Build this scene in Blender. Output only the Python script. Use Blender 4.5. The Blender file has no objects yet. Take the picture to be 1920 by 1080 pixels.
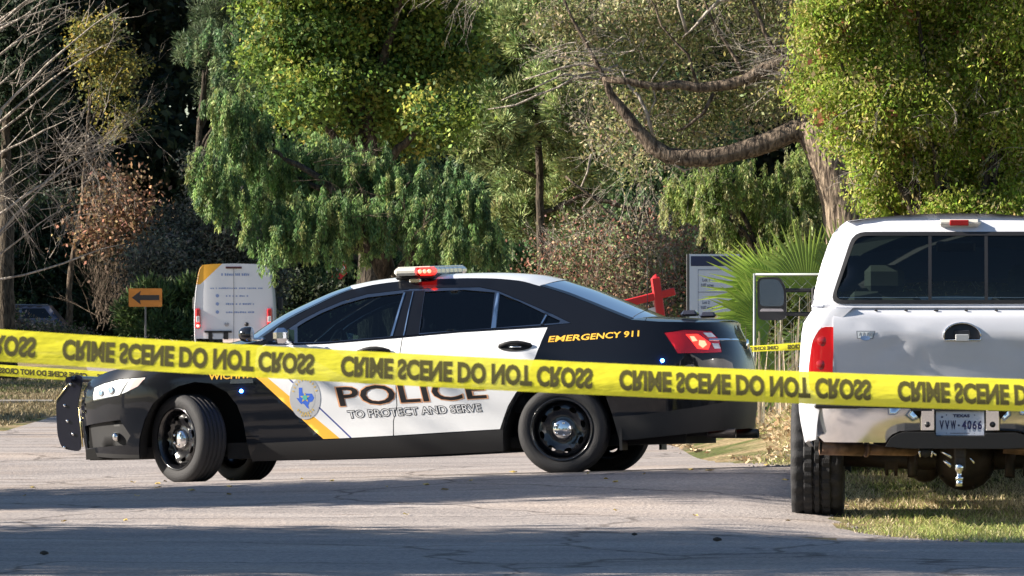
import bpy, math, random
import numpy as np
from mathutils import Vector, Matrix
from mathutils.geometry import delaunay_2d_cdt

# ------------------------------------------------------------------ camera, sky, sun, exposure
sc = bpy.context.scene
COL = sc.collection
cam_d = bpy.data.cameras.new('camera'); cam = bpy.data.objects.new('camera', cam_d); COL.objects.link(cam)
cam_d.sensor_width = 36.0; cam_d.lens = 184.5; cam_d.clip_start = .5; cam_d.clip_end = 3000
cam.location = (0, 0, 1.35)
cam.rotation_euler = (math.radians(90 + 0.1165), 0, 0)
cam_d.dof.use_dof = True; cam_d.dof.focus_distance = 40; cam_d.dof.aperture_fstop = 32
sc.camera = cam
SUN_EL = math.radians(27); SUN_AZ = math.radians(268)       # azimuth clockwise from +Y
world = bpy.data.worlds.new("World"); sc.world = world; world.use_nodes = True
wn = world.node_tree.nodes; wl = world.node_tree.links
sky = wn.new('ShaderNodeTexSky'); sky.sky_type = 'NISHITA'; sky.sun_disc = False
sky.sun_elevation = SUN_EL; sky.sun_rotation = SUN_AZ; sky.air_density = 1.1; sky.dust_density = .2; sky.ozone_density = 3.0
wn['Background'].inputs['Strength'].default_value = .05
wl.new(sky.outputs[0], wn['Background'].inputs['Color'])
sun_d = bpy.data.lights.new('sun', 'SUN'); sun_d.energy = 5.0; sun_d.angle = math.radians(.5); sun_d.color = (1, .91, .79)
sun = bpy.data.objects.new('sun', sun_d); COL.objects.link(sun)
SDIR = Vector((math.sin(SUN_AZ) * math.cos(SUN_EL), math.cos(SUN_AZ) * math.cos(SUN_EL), math.sin(SUN_EL)))
sun.rotation_euler = SDIR.to_track_quat('Z', 'Y').to_euler(); sun.location = SDIR * 60
sc.view_settings.view_transform = 'Standard'; sc.view_settings.look = 'None'; sc.view_settings.gamma = 1
sc.view_settings.use_curve_mapping = False; sc.view_settings.exposure = 1.5
sc.cycles.max_bounces = 7; sc.cycles.transparent_max_bounces = 12; sc.cycles.transmission_bounces = 5
sc.cycles.diffuse_bounces = 3; sc.cycles.glossy_bounces = 3
try: sc.cycles.use_denoising = True
except Exception: pass

# ------------------------------------------------------------------ materials
MATS = {}
def mat(name, col=(.5, .5, .5), rough=.5, metal=0., spec=.5, coat=0., emit=None, es=0., noise=0., nscale=8., bump=0., bscale=60., trans=0., alpha=1., col2=None, coat_rough=.03):
    if name in MATS: return MATS[name]
    m = bpy.data.materials.new(name); m.use_nodes = True; n = m.node_tree.nodes; l = m.node_tree.links
    b = n['Principled BSDF']
    b.inputs['Base Color'].default_value = (*col, 1); b.inputs['Roughness'].default_value = rough
    b.inputs['Metallic'].default_value = metal; b.inputs['Specular IOR Level'].default_value = spec
    b.inputs['Coat Weight'].default_value = coat; b.inputs['Coat Roughness'].default_value = coat_rough
    b.inputs['Transmission Weight'].default_value = trans; b.inputs['Alpha'].default_value = alpha
    if emit: b.inputs['Emission Color'].default_value = (*emit, 1); b.inputs['Emission Strength'].default_value = es
    if noise or bump:
        tc = n.new('ShaderNodeTexCoord')
    if noise:
        nt = n.new('ShaderNodeTexNoise'); nt.inputs['Scale'].default_value = nscale; nt.inputs['Detail'].default_value = 6
        l.new(tc.outputs['Object'], nt.inputs['Vector'])
        mx = n.new('ShaderNodeMix'); mx.data_type = 'RGBA'
        c2 = col2 or tuple(c * (1 - noise) for c in col)
        mx.inputs[6].default_value = (*col, 1); mx.inputs[7].default_value = (*c2, 1)
        rp = n.new('ShaderNodeMapRange'); rp.inputs[1].default_value = .38; rp.inputs[2].default_value = .62
        l.new(nt.outputs[0], rp.inputs[0]); l.new(rp.outputs[0], mx.inputs[0]); l.new(mx.outputs[2], b.inputs['Base Color'])
    if bump:
        nb = n.new('ShaderNodeTexNoise'); nb.inputs['Scale'].default_value = bscale; nb.inputs['Detail'].default_value = 5
        l.new(tc.outputs['Object'], nb.inputs['Vector'])
        bp = n.new('ShaderNodeBump'); bp.inputs['Strength'].default_value = bump; bp.inputs['Distance'].default_value = .02
        l.new(nb.outputs[0], bp.inputs['Height']); l.new(bp.outputs[0], b.inputs['Normal'])
    MATS[name] = m
    return m
def glass_mat(name, tint=(.25, .3, .3), refl=1.0, rough=.01):
    m = bpy.data.materials.new(name); m.use_nodes = True; n = m.node_tree.nodes; l = m.node_tree.links; n.clear()
    o = n.new('ShaderNodeOutputMaterial'); t = n.new('ShaderNodeBsdfTransparent'); t.inputs[0].default_value = (*tint, 1)
    g = n.new('ShaderNodeBsdfGlossy'); g.inputs['Roughness'].default_value = rough; g.inputs[0].default_value = (refl, refl, refl, 1)
    f = n.new('ShaderNodeFresnel'); f.inputs[0].default_value = 1.52; mx = n.new('ShaderNodeMixShader')
    l.new(f.outputs[0], mx.inputs[0]); l.new(t.outputs[0], mx.inputs[1]); l.new(g.outputs[0], mx.inputs[2]); l.new(mx.outputs[0], o.inputs[0])
    MATS[name] = m
    return m
def leaf_mat(name, trans=.3, rough=.55, spec=.2):
    m = bpy.data.materials.new(name); m.use_nodes = True; n = m.node_tree.nodes; l = m.node_tree.links; n.clear()
    o = n.new('ShaderNodeOutputMaterial'); a = n.new('ShaderNodeAttribute'); a.attribute_name = 'leafcol'
    b = n.new('ShaderNodeBsdfPrincipled'); b.inputs['Roughness'].default_value = rough; b.inputs['Specular IOR Level'].default_value = spec
    t = n.new('ShaderNodeBsdfTranslucent'); mx = n.new('ShaderNodeMixShader'); mx.inputs[0].default_value = trans
    l.new(a.outputs['Color'], b.inputs['Base Color']); l.new(a.outputs['Color'], t.inputs[0])
    l.new(b.outputs[0], mx.inputs[1]); l.new(t.outputs[0], mx.inputs[2]); l.new(mx.outputs[0], o.inputs[0])
    MATS[name] = m
    return m
def bark_mat(name, c1, c2, sc_=(6, 6, 1.2)):
    m = bpy.data.materials.new(name); m.use_nodes = True; n = m.node_tree.nodes; l = m.node_tree.links
    b = n['Principled BSDF']; b.inputs['Roughness'].default_value = .9; b.inputs['Specular IOR Level'].default_value = .15
    tc = n.new('ShaderNodeTexCoord'); mp = n.new('ShaderNodeMapping'); mp.inputs['Scale'].default_value = sc_
    nt = n.new('ShaderNodeTexNoise'); nt.inputs['Scale'].default_value = 4; nt.inputs['Detail'].default_value = 8; nt.inputs['Distortion'].default_value = .6
    rp = n.new('ShaderNodeValToRGB'); rp.color_ramp.elements[0].position = .38; rp.color_ramp.elements[1].position = .62
    rp.color_ramp.elements[0].color = (*c2, 1); rp.color_ramp.elements[1].color = (*c1, 1)
    bp = n.new('ShaderNodeBump'); bp.inputs['Strength'].default_value = 1; bp.inputs['Distance'].default_value = .06
    l.new(tc.outputs['Object'], mp.inputs[0]); l.new(mp.outputs[0], nt.inputs['Vector']); l.new(nt.outputs[0], rp.inputs[0])
    l.new(rp.outputs[0], b.inputs['Base Color']); l.new(nt.outputs[0], bp.inputs['Height']); l.new(bp.outputs[0], b.inputs['Normal'])
    MATS[name] = m
    return m

# ------------------------------------------------------------------ mesh helpers
def children_empty(name, loc=(0, 0, 0), rot=None, label=None, cat=None, group=None):
    o = bpy.data.objects.new(name, None); COL.objects.link(o); o.location = loc; o.empty_display_size = .2
    if rot is not None: o.rotation_euler = rot
    tag(o, label, cat, group); return o
def tag(o, label=None, cat=None, group=None, kind=None):
    if label: o['label'] = label
    if cat: o['category'] = cat
    if group: o['group'] = group
    if kind: o['kind'] = kind
    return o
class MB:
    def __init__(s): s.v = []; s.f = []; s.m = []; s.s = []
    def add(s, verts, faces, mi=0, smooth=False):
        k = len(s.v); s.v.extend([tuple(p) for p in verts])
        for f in faces: s.f.append(tuple(i + k for i in f)); s.m.append(mi); s.s.append(smooth)
    def box(s, c, d, mi=0, rot=None, bev=0., taper=None):
        x, y, z = d[0] / 2, d[1] / 2, d[2] / 2
        if bev <= 0:
            vs = [Vector((sx * x, sy * y, sz * z)) for sz in (-1, 1) for sy in (-1, 1) for sx in (-1, 1)]
            fs = [(0, 2, 3, 1), (4, 5, 7, 6), (0, 1, 5, 4), (2, 6, 7, 3), (0, 4, 6, 2), (1, 3, 7, 5)]
        else:
            b = min(bev, x * .99, y * .99, z * .99); vs = []; idx = {}
            for sz in (-1, 1):
                for sy in (-1, 1):
                    for sx in (-1, 1):
                        for a in range(3):
                            p = [sx * x, sy * y, sz * z]
                            for q in range(3):
                                if q != a: p[q] -= (sx, sy, sz)[q] * b
                            idx[(sx, sy, sz, a)] = len(vs); vs.append(Vector(p))
            I = idx; fs = []
            for a in range(3):
                for sg in (-1, 1):
                    o1, o2 = [q for q in range(3) if q != a]; quad = []
                    for (p1, p2) in ((-1, -1), (1, -1), (1, 1), (-1, 1)):
                        k = [0, 0, 0]; k[a] = sg; k[o1] = p1; k[o2] = p2; quad.append(I[(*k, a)])
                    flip = (a == 1) ^ (sg < 0)
                    fs.append(tuple(quad[::-1] if flip else quad))
            for a in range(3):
                o1, o2 = [q for q in range(3) if q != a]
                for p1 in (-1, 1):
                    for p2 in (-1, 1):
                        k = [0, 0, 0]; k[o1] = p1; k[o2] = p2; ks = [list(k), list(k)]; ks[0][a] = -1; ks[1][a] = 1
                        q = [I[(*ks[0], o1)], I[(*ks[1], o1)], I[(*ks[1], o2)], I[(*ks[0], o2)]]
                        n = (vs[q[1]] - vs[q[0]]).cross(vs[q[2]] - vs[q[0]])
                        if n.dot(Vector(k)) < 0: q = q[::-1]
                        fs.append(tuple(q))
            for sx in (-1, 1):
                for sy in (-1, 1):
                    for sz in (-1, 1):
                        q = [I[(sx, sy, sz, a)] for a in range(3)]
                        n = (vs[q[1]] - vs[q[0]]).cross(vs[q[2]] - vs[q[0]])
                        if n.dot(Vector((sx, sy, sz))) < 0: q = q[::-1]
                        fs.append(tuple(q))
        if taper: vs = [Vector((p.x * (taper if p.z > 0 else 1), p.y * (taper if p.z > 0 else 1), p.z)) for p in vs]
        if rot is not None: vs = [rot @ p for p in vs]
        C_ = Vector(c); s.add([p + C_ for p in vs], fs, mi)
        return s
    def tube(s, pts, rad, seg=8, mi=0, caps=True, smooth=True, lump=0., rng=None):
        pts = [Vector(p) for p in pts]; n = len(pts)
        if not hasattr(rad, '__len__'): rad = [rad] * n
        vs = []; fs = []; up = None
        for i, p in enumerate(pts):
            d = (pts[min(i + 1, n - 1)] - pts[max(i - 1, 0)]).normalized()
            if up is None: up = d.orthogonal().normalized()
            up = (up - d * up.dot(d))
            if up.length < 1e-6: up = d.orthogonal()
            up.normalize(); sd = d.cross(up)
            for k in range(seg):
                a = 2 * math.pi * k / seg; r = rad[i]
                if lump and rng: r *= 1 + rng.uniform(-lump, lump)
                vs.append(p + (up * math.cos(a) + sd * math.sin(a)) * r)
        for i in range(n - 1):
            for k in range(seg):
                a, b = i * seg + k, i * seg + (k + 1) % seg
                fs.append((a, b, b + seg, a + seg))
        s.add(vs, fs, mi, smooth)
        if caps:
            k = len(s.v) - len(vs)
            s.f.append(tuple(k + j for j in range(seg))[::-1]); s.m.append(mi); s.s.append(False)
            s.f.append(tuple(k + (n - 1) * seg + j for j in range(seg))); s.m.append(mi); s.s.append(False)
        return s
    def lathe(s, prof, seg=32, axis='y', c=(0, 0, 0), mi=0, smooth=True, mod=None):
        """prof: (radius, along axis); axis y by default"""
        vs = []; fs = []; n = len(prof)
        for j in range(seg):
            a = 2 * math.pi * j / seg
            for i, (r, h) in enumerate(prof):
                rr = r * (mod(j, i) if mod else 1)
                x, z = rr * math.cos(a), rr * math.sin(a)
                p = {'y': (x, h, z), 'z': (x, z, h), 'x': (h, x, z)}[axis]
                vs.append((p[0] + c[0], p[1] + c[1], p[2] + c[2]))
        for j in range(seg):
            for i in range(n - 1):
                a = j * n + i; b = ((j + 1) % seg) * n + i
                fs.append((a, b, b + 1, a + 1))
        s.add(vs, fs, mi, smooth); return s
    def grid(s, rows, mi=0, smooth=True, flip=False):
        n = len(rows); m = len(rows[0]); vs = [p for r in rows for p in r]; fs = []
        for i in range(n - 1):
            for j in range(m - 1):
                q = (i * m + j, i * m + j + 1, (i + 1) * m + j + 1, (i + 1) * m + j)
                fs.append(q[::-1] if flip else q)
        s.add(vs, fs, mi, smooth); return s
    def poly_prism(s, poly, fn, depth, mi=0):
        """2-D outline mapped by fn(a, b, h); extruded from h=0 to h=depth"""
        n = len(poly); vs = [fn(a, b, 0) for a, b in poly] + [fn(a, b, depth) for a, b in poly]
        fs = [tuple(range(n))[::-1], tuple(range(n, 2 * n))] + [(i, (i + 1) % n, n + (i + 1) % n, n + i) for i in range(n)]
        s.add(vs, fs, mi); return s
    def build(s, name, mats, parent=None, loc=None, recalc=False):
        me = bpy.data.meshes.new(name); me.from_pydata(s.v, [], s.f)
        if not isinstance(mats, (list, tuple)): mats = [mats]
        for m in mats: me.materials.append(m)
        me.polygons.foreach_set('material_index', s.m); me.polygons.foreach_set('use_smooth', s.s)
        if recalc:
            import bmesh
            bm = bmesh.new(); bm.from_mesh(me); bmesh.ops.recalc_face_normals(bm, faces=bm.faces[:]); bm.to_mesh(me); bm.free()
        me.update(); o = bpy.data.objects.new(name, me); COL.objects.link(o)
        if parent is not None: o.parent = parent
        if loc is not None: o.location = loc
        return o
def copy_tree(o, parent=None):
    c = o.copy(); COL.objects.link(c)
    if parent is not None: c.parent = parent
    for ch in list(o.children): copy_tree(ch, c)
    return c
def inpoly(p, poly):
    x, y = p; c = False; n = len(poly); j = n - 1
    for i in range(n):
        xi, yi = poly[i]; xj, yj = poly[j]
        if (yi > y) != (yj > y) and x < (xj - xi) * (y - yi) / (yj - yi) + xi: c = not c
        j = i
    return c
def resample(poly, res, closed=True):
    out = []; n = len(poly)
    for i in range(n if closed else n - 1):
        a = Vector(poly[i]); b = Vector(poly[(i + 1) % n]); k = max(1, int((b - a).length / res + .5))
        for j in range(k): out.append(tuple(a + (b - a) * j / k))
    return out
def rounded(poly, r, k=4):
    out = []; n = len(poly)
    for i in range(n):
        p0 = Vector(poly[i - 1]); p1 = Vector(poly[i]); p2 = Vector(poly[(i + 1) % n])
        a = (p0 - p1); b = (p2 - p1); rr = min(r, a.length * .45, b.length * .45)
        a = p1 + a.normalized() * rr; b = p1 + b.normalized() * rr
        for j in range(k + 1):
            t = j / k; out.append(tuple(a * (1 - t) ** 2 + p1 * 2 * t * (1 - t) + b * t * t))
    return out
def tri_poly(poly, res, holes=(), regions=()):
    """triangulate an outline with holes; returns verts2d, tris, region index per tri, rim loops"""
    loops = [resample(poly, res)] + [resample(h, res) for h in holes] + [resample(r[0] if isinstance(r[0], list) else r, res) for r, _ in regions]
    V = []; E = []
    for L in loops:
        k = len(V); V += L; E += [(k + i, k + (i + 1) % len(L)) for i in range(len(L))]
    xs = [p[0] for p in poly]; ys = [p[1] for p in poly]
    bl = np.array(V)
    nx = int((max(xs) - min(xs)) / res) + 1; ny = int((max(ys) - min(ys)) / res) + 1
    for i in range(nx + 1):
        for j in range(ny + 1):
            p = (min(xs) + (i + .5) * res, min(ys) + (j + .5) * res)
            if not inpoly(p, poly): continue
            if np.min((bl[:, 0] - p[0]) ** 2 + (bl[:, 1] - p[1]) ** 2) < (res * .45) ** 2: continue
            V.append(p)
    r = delaunay_2d_cdt([Vector(p) for p in V], E, [], 0, 1e-6)
    vs, tr = r[0], r[2]; out = []; reg = []
    for t in tr:
        c = ((vs[t[0]][0] + vs[t[1]][0] + vs[t[2]][0]) / 3, (vs[t[0]][1] + vs[t[1]][1] + vs[t[2]][1]) / 3)
        if not inpoly(c, poly) or any(inpoly(c, h) for h in holes): continue
        k = 0
        for q, (rp, mi) in enumerate(regions):
            if inpoly(c, rp): k = mi
        a = vs[t[1]] - vs[t[0]]; b = vs[t[2]] - vs[t[0]]
        if a[0] * b[1] - a[1] * b[0] < 0: t = (t[0], t[2], t[1])
        out.append(tuple(t)); reg.append(k)
    return [tuple(v) for v in vs], out, reg, loops[:1 + len(holes)]
def panel(mb, poly, fn, res=.06, holes=(), regions=(), mi=0, depth=.02, flip=False, off=0.):
    """curved sheet: outline in (a, b), mapped by fn(a, b, offset) to 3-D, with returned edges of the given depth"""
    vs, tr, reg, loops = tri_poly(poly, res, holes, regions)
    P = [fn(a, b, off) for a, b in vs]
    if flip: tr = [(t[0], t[2], t[1]) for t in tr]
    k = len(mb.v); mb.v.extend(P)
    for t, r in zip(tr, reg): mb.f.append(tuple(i + k for i in t)); mb.m.append(mi if r == 0 else r); mb.s.append(True)
    if depth:
        for L in loops:
            o = [fn(a, b, off) for a, b in L]; i_ = [fn(a, b, off - depth) for a, b in L]; n = len(L)
            mb.add(o + i_, [(i, (i + 1) % n, n + (i + 1) % n, n + i) for i in range(n)], mi)
_FC = {}
def text_geo(txt, bold=0.):
    key = (txt, bold)
    if key in _FC: return _FC[key]
    cu = bpy.data.curves.new('lettering', 'FONT'); cu.body = txt; cu.size = 1; cu.offset = bold; cu.resolution_u = 3; cu.fill_mode = 'FRONT' if cu.dimensions == '3D' else 'BOTH'
    ob = bpy.data.objects.new('lettering_tmp', cu); COL.objects.link(ob)
    dg = bpy.context.evaluated_depsgraph_get(); dg.update(); me = bpy.data.meshes.new_from_object(ob.evaluated_get(dg))
    import bmesh
    bm = bmesh.new(); bm.from_mesh(me); ys_ = [q.co.y for q in bm.verts]; y0_, y1_ = min(ys_), max(ys_)
    for q in range(1, 6):
        bmesh.ops.bisect_plane(bm, geom=bm.verts[:] + bm.edges[:] + bm.faces[:], plane_co=(0, y0_ + (y1_ - y0_) * q / 6, 0), plane_no=(0, 1, 0))
    bm.to_mesh(me); bm.free()
    v = np.array([tuple(q.co)[:2] for q in me.vertices]); f = [tuple(p.vertices) for p in me.polygons]
    bpy.data.objects.remove(ob); bpy.data.curves.remove(cu); bpy.data.meshes.remove(me)
    lo = v.min(0); hi = v.max(0); _FC[key] = ((v - lo) / (hi - lo), f, hi - lo)
    return _FC[key]
def add_text(mb, txt, fn, bold=0., mi=0, grow=0.):
    """fn(a, b) with a, b in 0..1 over the lettering's box"""
    v, f, sz = text_geo(txt, bold)
    if grow:
        v0, f0, s0 = text_geo(txt, 0.); g = (sz - s0) / s0 / 2
        v = v * (1 + 2 * g) - g
    mb.add([fn(a, b) for a, b in v], f, mi)
def frame_map(o, ex, ey):
    """map (a, b, h) on a flat frame: origin + a*ex + b*ey + h*normal"""
    o, ex, ey = Vector(o), Vector(ex), Vector(ey); n = ex.cross(ey).normalized()
    return lambda a, b, h=0.: o + ex * a + ey * b + n * h

# ------------------------------------------------------------------ ground, road
def lerp_tab(tab, x):
    if x <= tab[0][0]: return tab[0][1]
    for (a, b), (c, d) in zip(tab, tab[1:]):
        if x <= c:
            t = (x - a) / (c - a); return b + (d - b) * t
    return tab[-1][1]
def sstep(a, b, x):
    t = max(0., min(1., (x - a) / (b - a))); return t * t * (3 - 2 * t)
PROF = [(-40, -.06), (31, -.06), (33.5, -.052), (36, -.005), (37.6, .036), (38.6, .053), (39.6, .022), (42.5, -.075), (50, -.12), (60, -.2), (80, -.25), (135, -.28), (400, -.32)]
def GZ(x, y):
    z = lerp_tab(PROF, y)
    z += .027 * max(-4, min(4, x)) * sstep(33, 37.5, y) * (1 - sstep(42.5, 50, y))
    z += .55 * sstep(1.95, 3.1, x) * sstep(42.5, 48, y) * (1 - sstep(52.5, 57, y))
    z -= .055 * sstep(1.3, 2.0, x) * (1 - sstep(36, 39, y)) * sstep(29, 32, y)
    return z
def axis_pts(segs):
    out = []
    for a, b, st in segs:
        n = max(1, int(round((b - a) / st))); out += [a + (b - a) * i / n for i in range(n)]
    return out + [segs[-1][1]]
gx = axis_pts([(-900, -100, 100), (-100, -20, 8), (-20, 20, .8), (20, 100, 8), (100, 900, 100)])
gy = axis_pts([(-300, -40, 40), (-40, 20, 5), (20, 62, .8), (62, 150, 4), (150, 300, 15), (300, 2300, 250)])

def ground_mat():
    m = bpy.data.materials.new('dry_grass_soil'); m.use_nodes = True; n = m.node_tree.nodes; l = m.node_tree.links
    b = n['Principled BSDF']; b.inputs['Roughness'].default_value = .95; b.inputs['Specular IOR Level'].default_value = .1
    tc = n.new('ShaderNodeTexCoord')
    n1 = n.new('ShaderNodeTexNoise'); n1.inputs['Scale'].default_value = .9; n1.inputs['Detail'].default_value = 8
    n2 = n.new('ShaderNodeTexNoise'); n2.inputs['Scale'].default_value = 14; n2.inputs['Detail'].default_value = 8
    l.new(tc.outputs['Object'], n1.inputs['Vector']); l.new(tc.outputs['Object'], n2.inputs['Vector'])
    r1 = n.new('ShaderNodeValToRGB'); e = r1.color_ramp.elements
    e[0].position = .38; e[0].color = (.12, .14, .05, 1); e[1].position = .6; e[1].color = (.36, .28, .17, 1)
    r2 = n.new('ShaderNodeValToRGB'); e = r2.color_ramp.elements
    e[0].position = .3; e[0].color = (.55, .5, .42, 1); e[1].position = .7; e[1].color = (1, 1, 1, 1)
    mx = n.new('ShaderNodeMix'); mx.data_type = 'RGBA'; mx.blend_type = 'MULTIPLY'; mx.inputs[0].default_value = 1
    l.new(n1.outputs[0], r1.inputs[0]); l.new(n2.outputs[0], r2.inputs[0]); l.new(r1.outputs[0], mx.inputs[6]); l.new(r2.outputs[0], mx.inputs[7])
    l.new(mx.outputs[2], b.inputs['Base Color'])
    bp = n.new('ShaderNodeBump'); bp.inputs['Strength'].default_value = .8; bp.inputs['Distance'].default_value = .05
    l.new(n2.outputs[0], bp.inputs['Height']); l.new(bp.outputs[0], b.inputs['Normal']); return m
def road_mat():
    m = bpy.data.materials.new('worn_asphalt'); m.use_nodes = True; n = m.node_tree.nodes; l = m.node_tree.links
    b = n['Principled BSDF']; b.inputs['Roughness'].default_value = .88; b.inputs['Specular IOR Level'].default_value = .2
    tc = n.new('ShaderNodeTexCoord')
    def noise(s, d, vec=None):
        q = n.new('ShaderNodeTexNoise'); q.inputs['Scale'].default_value = s; q.inputs['Detail'].default_value = d
        l.new(vec or tc.outputs['Object'], q.inputs['Vector']); return q
    def ramp(src, p0, c0, p1, c1):
        r = n.new('ShaderNodeValToRGB'); e = r.color_ramp.elements; e[0].position = p0; e[0].color = (*c0, 1); e[1].position = p1; e[1].color = (*c1, 1)
        l.new(src, r.inputs[0]); return r
    mp = n.new('ShaderNodeMapping'); mp.inputs['Scale'].default_value = (.35, 1.3, 1); l.new(tc.outputs['Object'], mp.inputs[0])
    big = ramp(noise(1.1, 7, mp.outputs[0]).outputs[0], .35, (.262, .238, .226), .68, (.36, .328, .308))
    v = n.new('ShaderNodeTexVoronoi'); v.inputs['Scale'].default_value = 55; l.new(tc.outputs['Object'], v.inputs['Vector'])
    agg = ramp(v.outputs['Color'], .1, (.72, .72, .74), .9, (1.22, 1.18, 1.15))
    mx = n.new('ShaderNodeMix'); mx.data_type = 'RGBA'; mx.blend_type = 'MULTIPLY'; mx.inputs[0].default_value = 1
    l.new(big.outputs[0], mx.inputs[6]); l.new(agg.outputs[0], mx.inputs[7])
    st = ramp(noise(3.2, 9, mp.outputs[0]).outputs[0], .62, (1, 1, 1), .74, (.66, .62, .6))
    m2 = n.new('ShaderNodeMix'); m2.data_type = 'RGBA'; m2.blend_type = 'MULTIPLY'; m2.inputs[0].default_value = 1
    l.new(mx.outputs[2], m2.inputs[6]); l.new(st.outputs[0], m2.inputs[7]); 
    wv = n.new('ShaderNodeTexNoise'); wv.inputs['Scale'].default_value = 1.7; wv.inputs['Detail'].default_value = 6; l.new(tc.outputs['Object'], wv.inputs['Vector'])
    vm = n.new('ShaderNodeMix'); vm.data_type = 'RGBA'; vm.blend_type = 'ADD'; vm.inputs[0].default_value = .55; l.new(tc.outputs['Object'], vm.inputs[6]); l.new(wv.outputs['Color'], vm.inputs[7])
    ck = n.new('ShaderNodeTexVoronoi'); ck.feature = 'DISTANCE_TO_EDGE'; ck.inputs['Scale'].default_value = .42; l.new(vm.outputs[2], ck.inputs['Vector'])
    cr = ramp(ck.outputs['Distance'], .002, (.35, .33, .31), .014, (1, 1, 1))
    m3 = n.new('ShaderNodeMix'); m3.data_type = 'RGBA'; m3.blend_type = 'MULTIPLY'; m3.inputs[0].default_value = .8; l.new(m2.outputs[2], m3.inputs[6]); l.new(cr.outputs[0], m3.inputs[7])
    du = ramp(noise(.5, 5).outputs[0], .5, (1, 1, 1), .68, (1.1, 1.04, .97))
    m4 = n.new('ShaderNodeMix'); m4.data_type = 'RGBA'; m4.blend_type = 'MULTIPLY'; m4.inputs[0].default_value = 1; l.new(m3.outputs[2], m4.inputs[6]); l.new(du.outputs[0], m4.inputs[7])
    l.new(m4.outputs[2], b.inputs['Base Color'])
    bp = n.new('ShaderNodeBump'); bp.inputs['Strength'].default_value = .9; bp.inputs['Distance'].default_value = .012
    l.new(noise(38, 4).outputs[0], bp.inputs['Height']); l.new(bp.outputs[0], b.inputs['Normal']); return m
g = MB(); g.grid([[(x, y, GZ(x, y)) for x in gx] for y in gy], flip=False)
tag(g.build('ground', ground_mat()), kind='structure')
LEFT = [(-40, -14), (57, -14), (59.5, -12.), (61, -5.9), (80, -6.3), (100, -8), (135, -11.), (150, -13), (152, -60), (168, -60)]
RIGHT = [(-40, 9), (29.2, 9), (30.2, 4.4), (31.0, 2.7), (32.4, 2.1), (42, 2.12), (46, 1.95), (55, 1.62), (62, 1.2), (80, .2), (100, -1.5), (135, -4.3), (150, -5), (152, 60), (168, 60)]
rr = random.Random(3); rows = []
for y in axis_pts([(-40, 20, 10), (20, 62, .5), (62, 148, 4), (148, 168, 2)]):
    a = lerp_tab(LEFT, y); b = lerp_tab(RIGHT, y) + (rr.uniform(-.05, .05) if y < 62 else 0); n_ = 24
    xs = [a + (b - a) * i / n_ for i in range(n_ + 1)]
    rows.append([(x, y, GZ(x, y) + .012) for x in xs])
r_ = MB(); r_.grid(rows); ROADM = road_mat(); tag(r_.build('road', ROADM), kind='structure')
k_ = MB()
for i in range(10):
    k_.box((-15.5 + i * 1.0, 80.2 + (i % 3) * .01, GZ(-10, 80) - .01), (.98, .16, .13), bev=.015)
CONC = mat('pale_concrete', (.30, .28, .25), .9, noise=.25, nscale=6)
tag(k_.build('kerb', CONC), kind='structure')

# ------------------------------------------------------------------ patrol car
BLACK = mat('black_car_paint', (.004, .005, .008), .4, coat=.75, spec=.08)
WHITE = mat('white_car_paint', (.78, .79, .8), .3, coat=.6, noise=.07, nscale=2.5)
GOLD = mat('gold_vinyl', (.85, .46, .05), .4)
BLUEV = mat('blue_vinyl', (.04, .06, .25), .4)
PLAST = mat('grey_black_plastic', (.017, .017, .018), .6, spec=.3)
RUBBER = mat('tyre_rubber', (.022, .022, .024), .72, spec=.35, bump=.3, bscale=120)
STEELB = mat('black_wheel_steel', (.008, .008, .01), .22, coat=.7)
CHROME = mat('chrome', (.8, .8, .8), .08, metal=1.)
SATIN = mat('satin_window_trim', (.25, .26, .28), .22, metal=1.)
DARKM = mat('dark_underbody', (.012, .012, .012), .9)
GLASS = glass_mat('tinted_car_glass', (.20, .28, .30))
GLASSR = glass_mat('rear_tinted_glass', (.05, .07, .08))
LENSR = mat('red_tail_lens', (.45, .008, .012), .12, coat=1)
REDL = mat('lit_red_led', (.6, .02, .02), .3, emit=(1, .02, .012), es=1.5)
REDH = mat('lit_red_hot', (.8, .1, .1), .3, emit=(1, .09, .05), es=3.2)
BLUEL = mat('lit_blue_led', (.1, .3, 1), .3, emit=(.03, .18, 1), es=45)
LENSW = mat('clear_lamp_lens', (.82, .85, .86), .2, coat=1, metal=.15, noise=.35, nscale=16)
LAMPBAR = mat('lightbar_lens', (.62, .6, .53), .2, coat=.8)
SEATM = mat('dark_seat_cloth', (.03, .032, .035), .9)
INK = mat('black_lettering', (.01, .008, .01), .45)
def interp(xs, ys, x):
    # smooth monotone-ish cubic hermite
    n=len(xs)
    if x<=xs[0]: return ys[0]
    if x>=xs[-1]: return ys[-1]
    for i in range(n-1):
        if x<=xs[i+1]: break
    def sl(k):
        if k==0 or k==n-1: return 0.0 if n<3 else ((ys[1]-ys[0])/(xs[1]-xs[0]) if k==0 else (ys[-1]-ys[-2])/(xs[-1]-xs[-2]))
        a=(ys[k]-ys[k-1])/(xs[k]-xs[k-1]); b=(ys[k+1]-ys[k])/(xs[k+1]-xs[k])
        if a*b<=0: return 0.0
        return 2*a*b/(a+b)
    h=xs[i+1]-xs[i]; t=(x-xs[i])/h; m0=sl(i)*h; m1=sl(i+1)*h
    return ys[i]*(2*t**3-3*t*t+1)+m0*(t**3-2*t*t+t)+ys[i+1]*(-2*t**3+3*t*t)+m1*(t**3-t*t)
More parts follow.
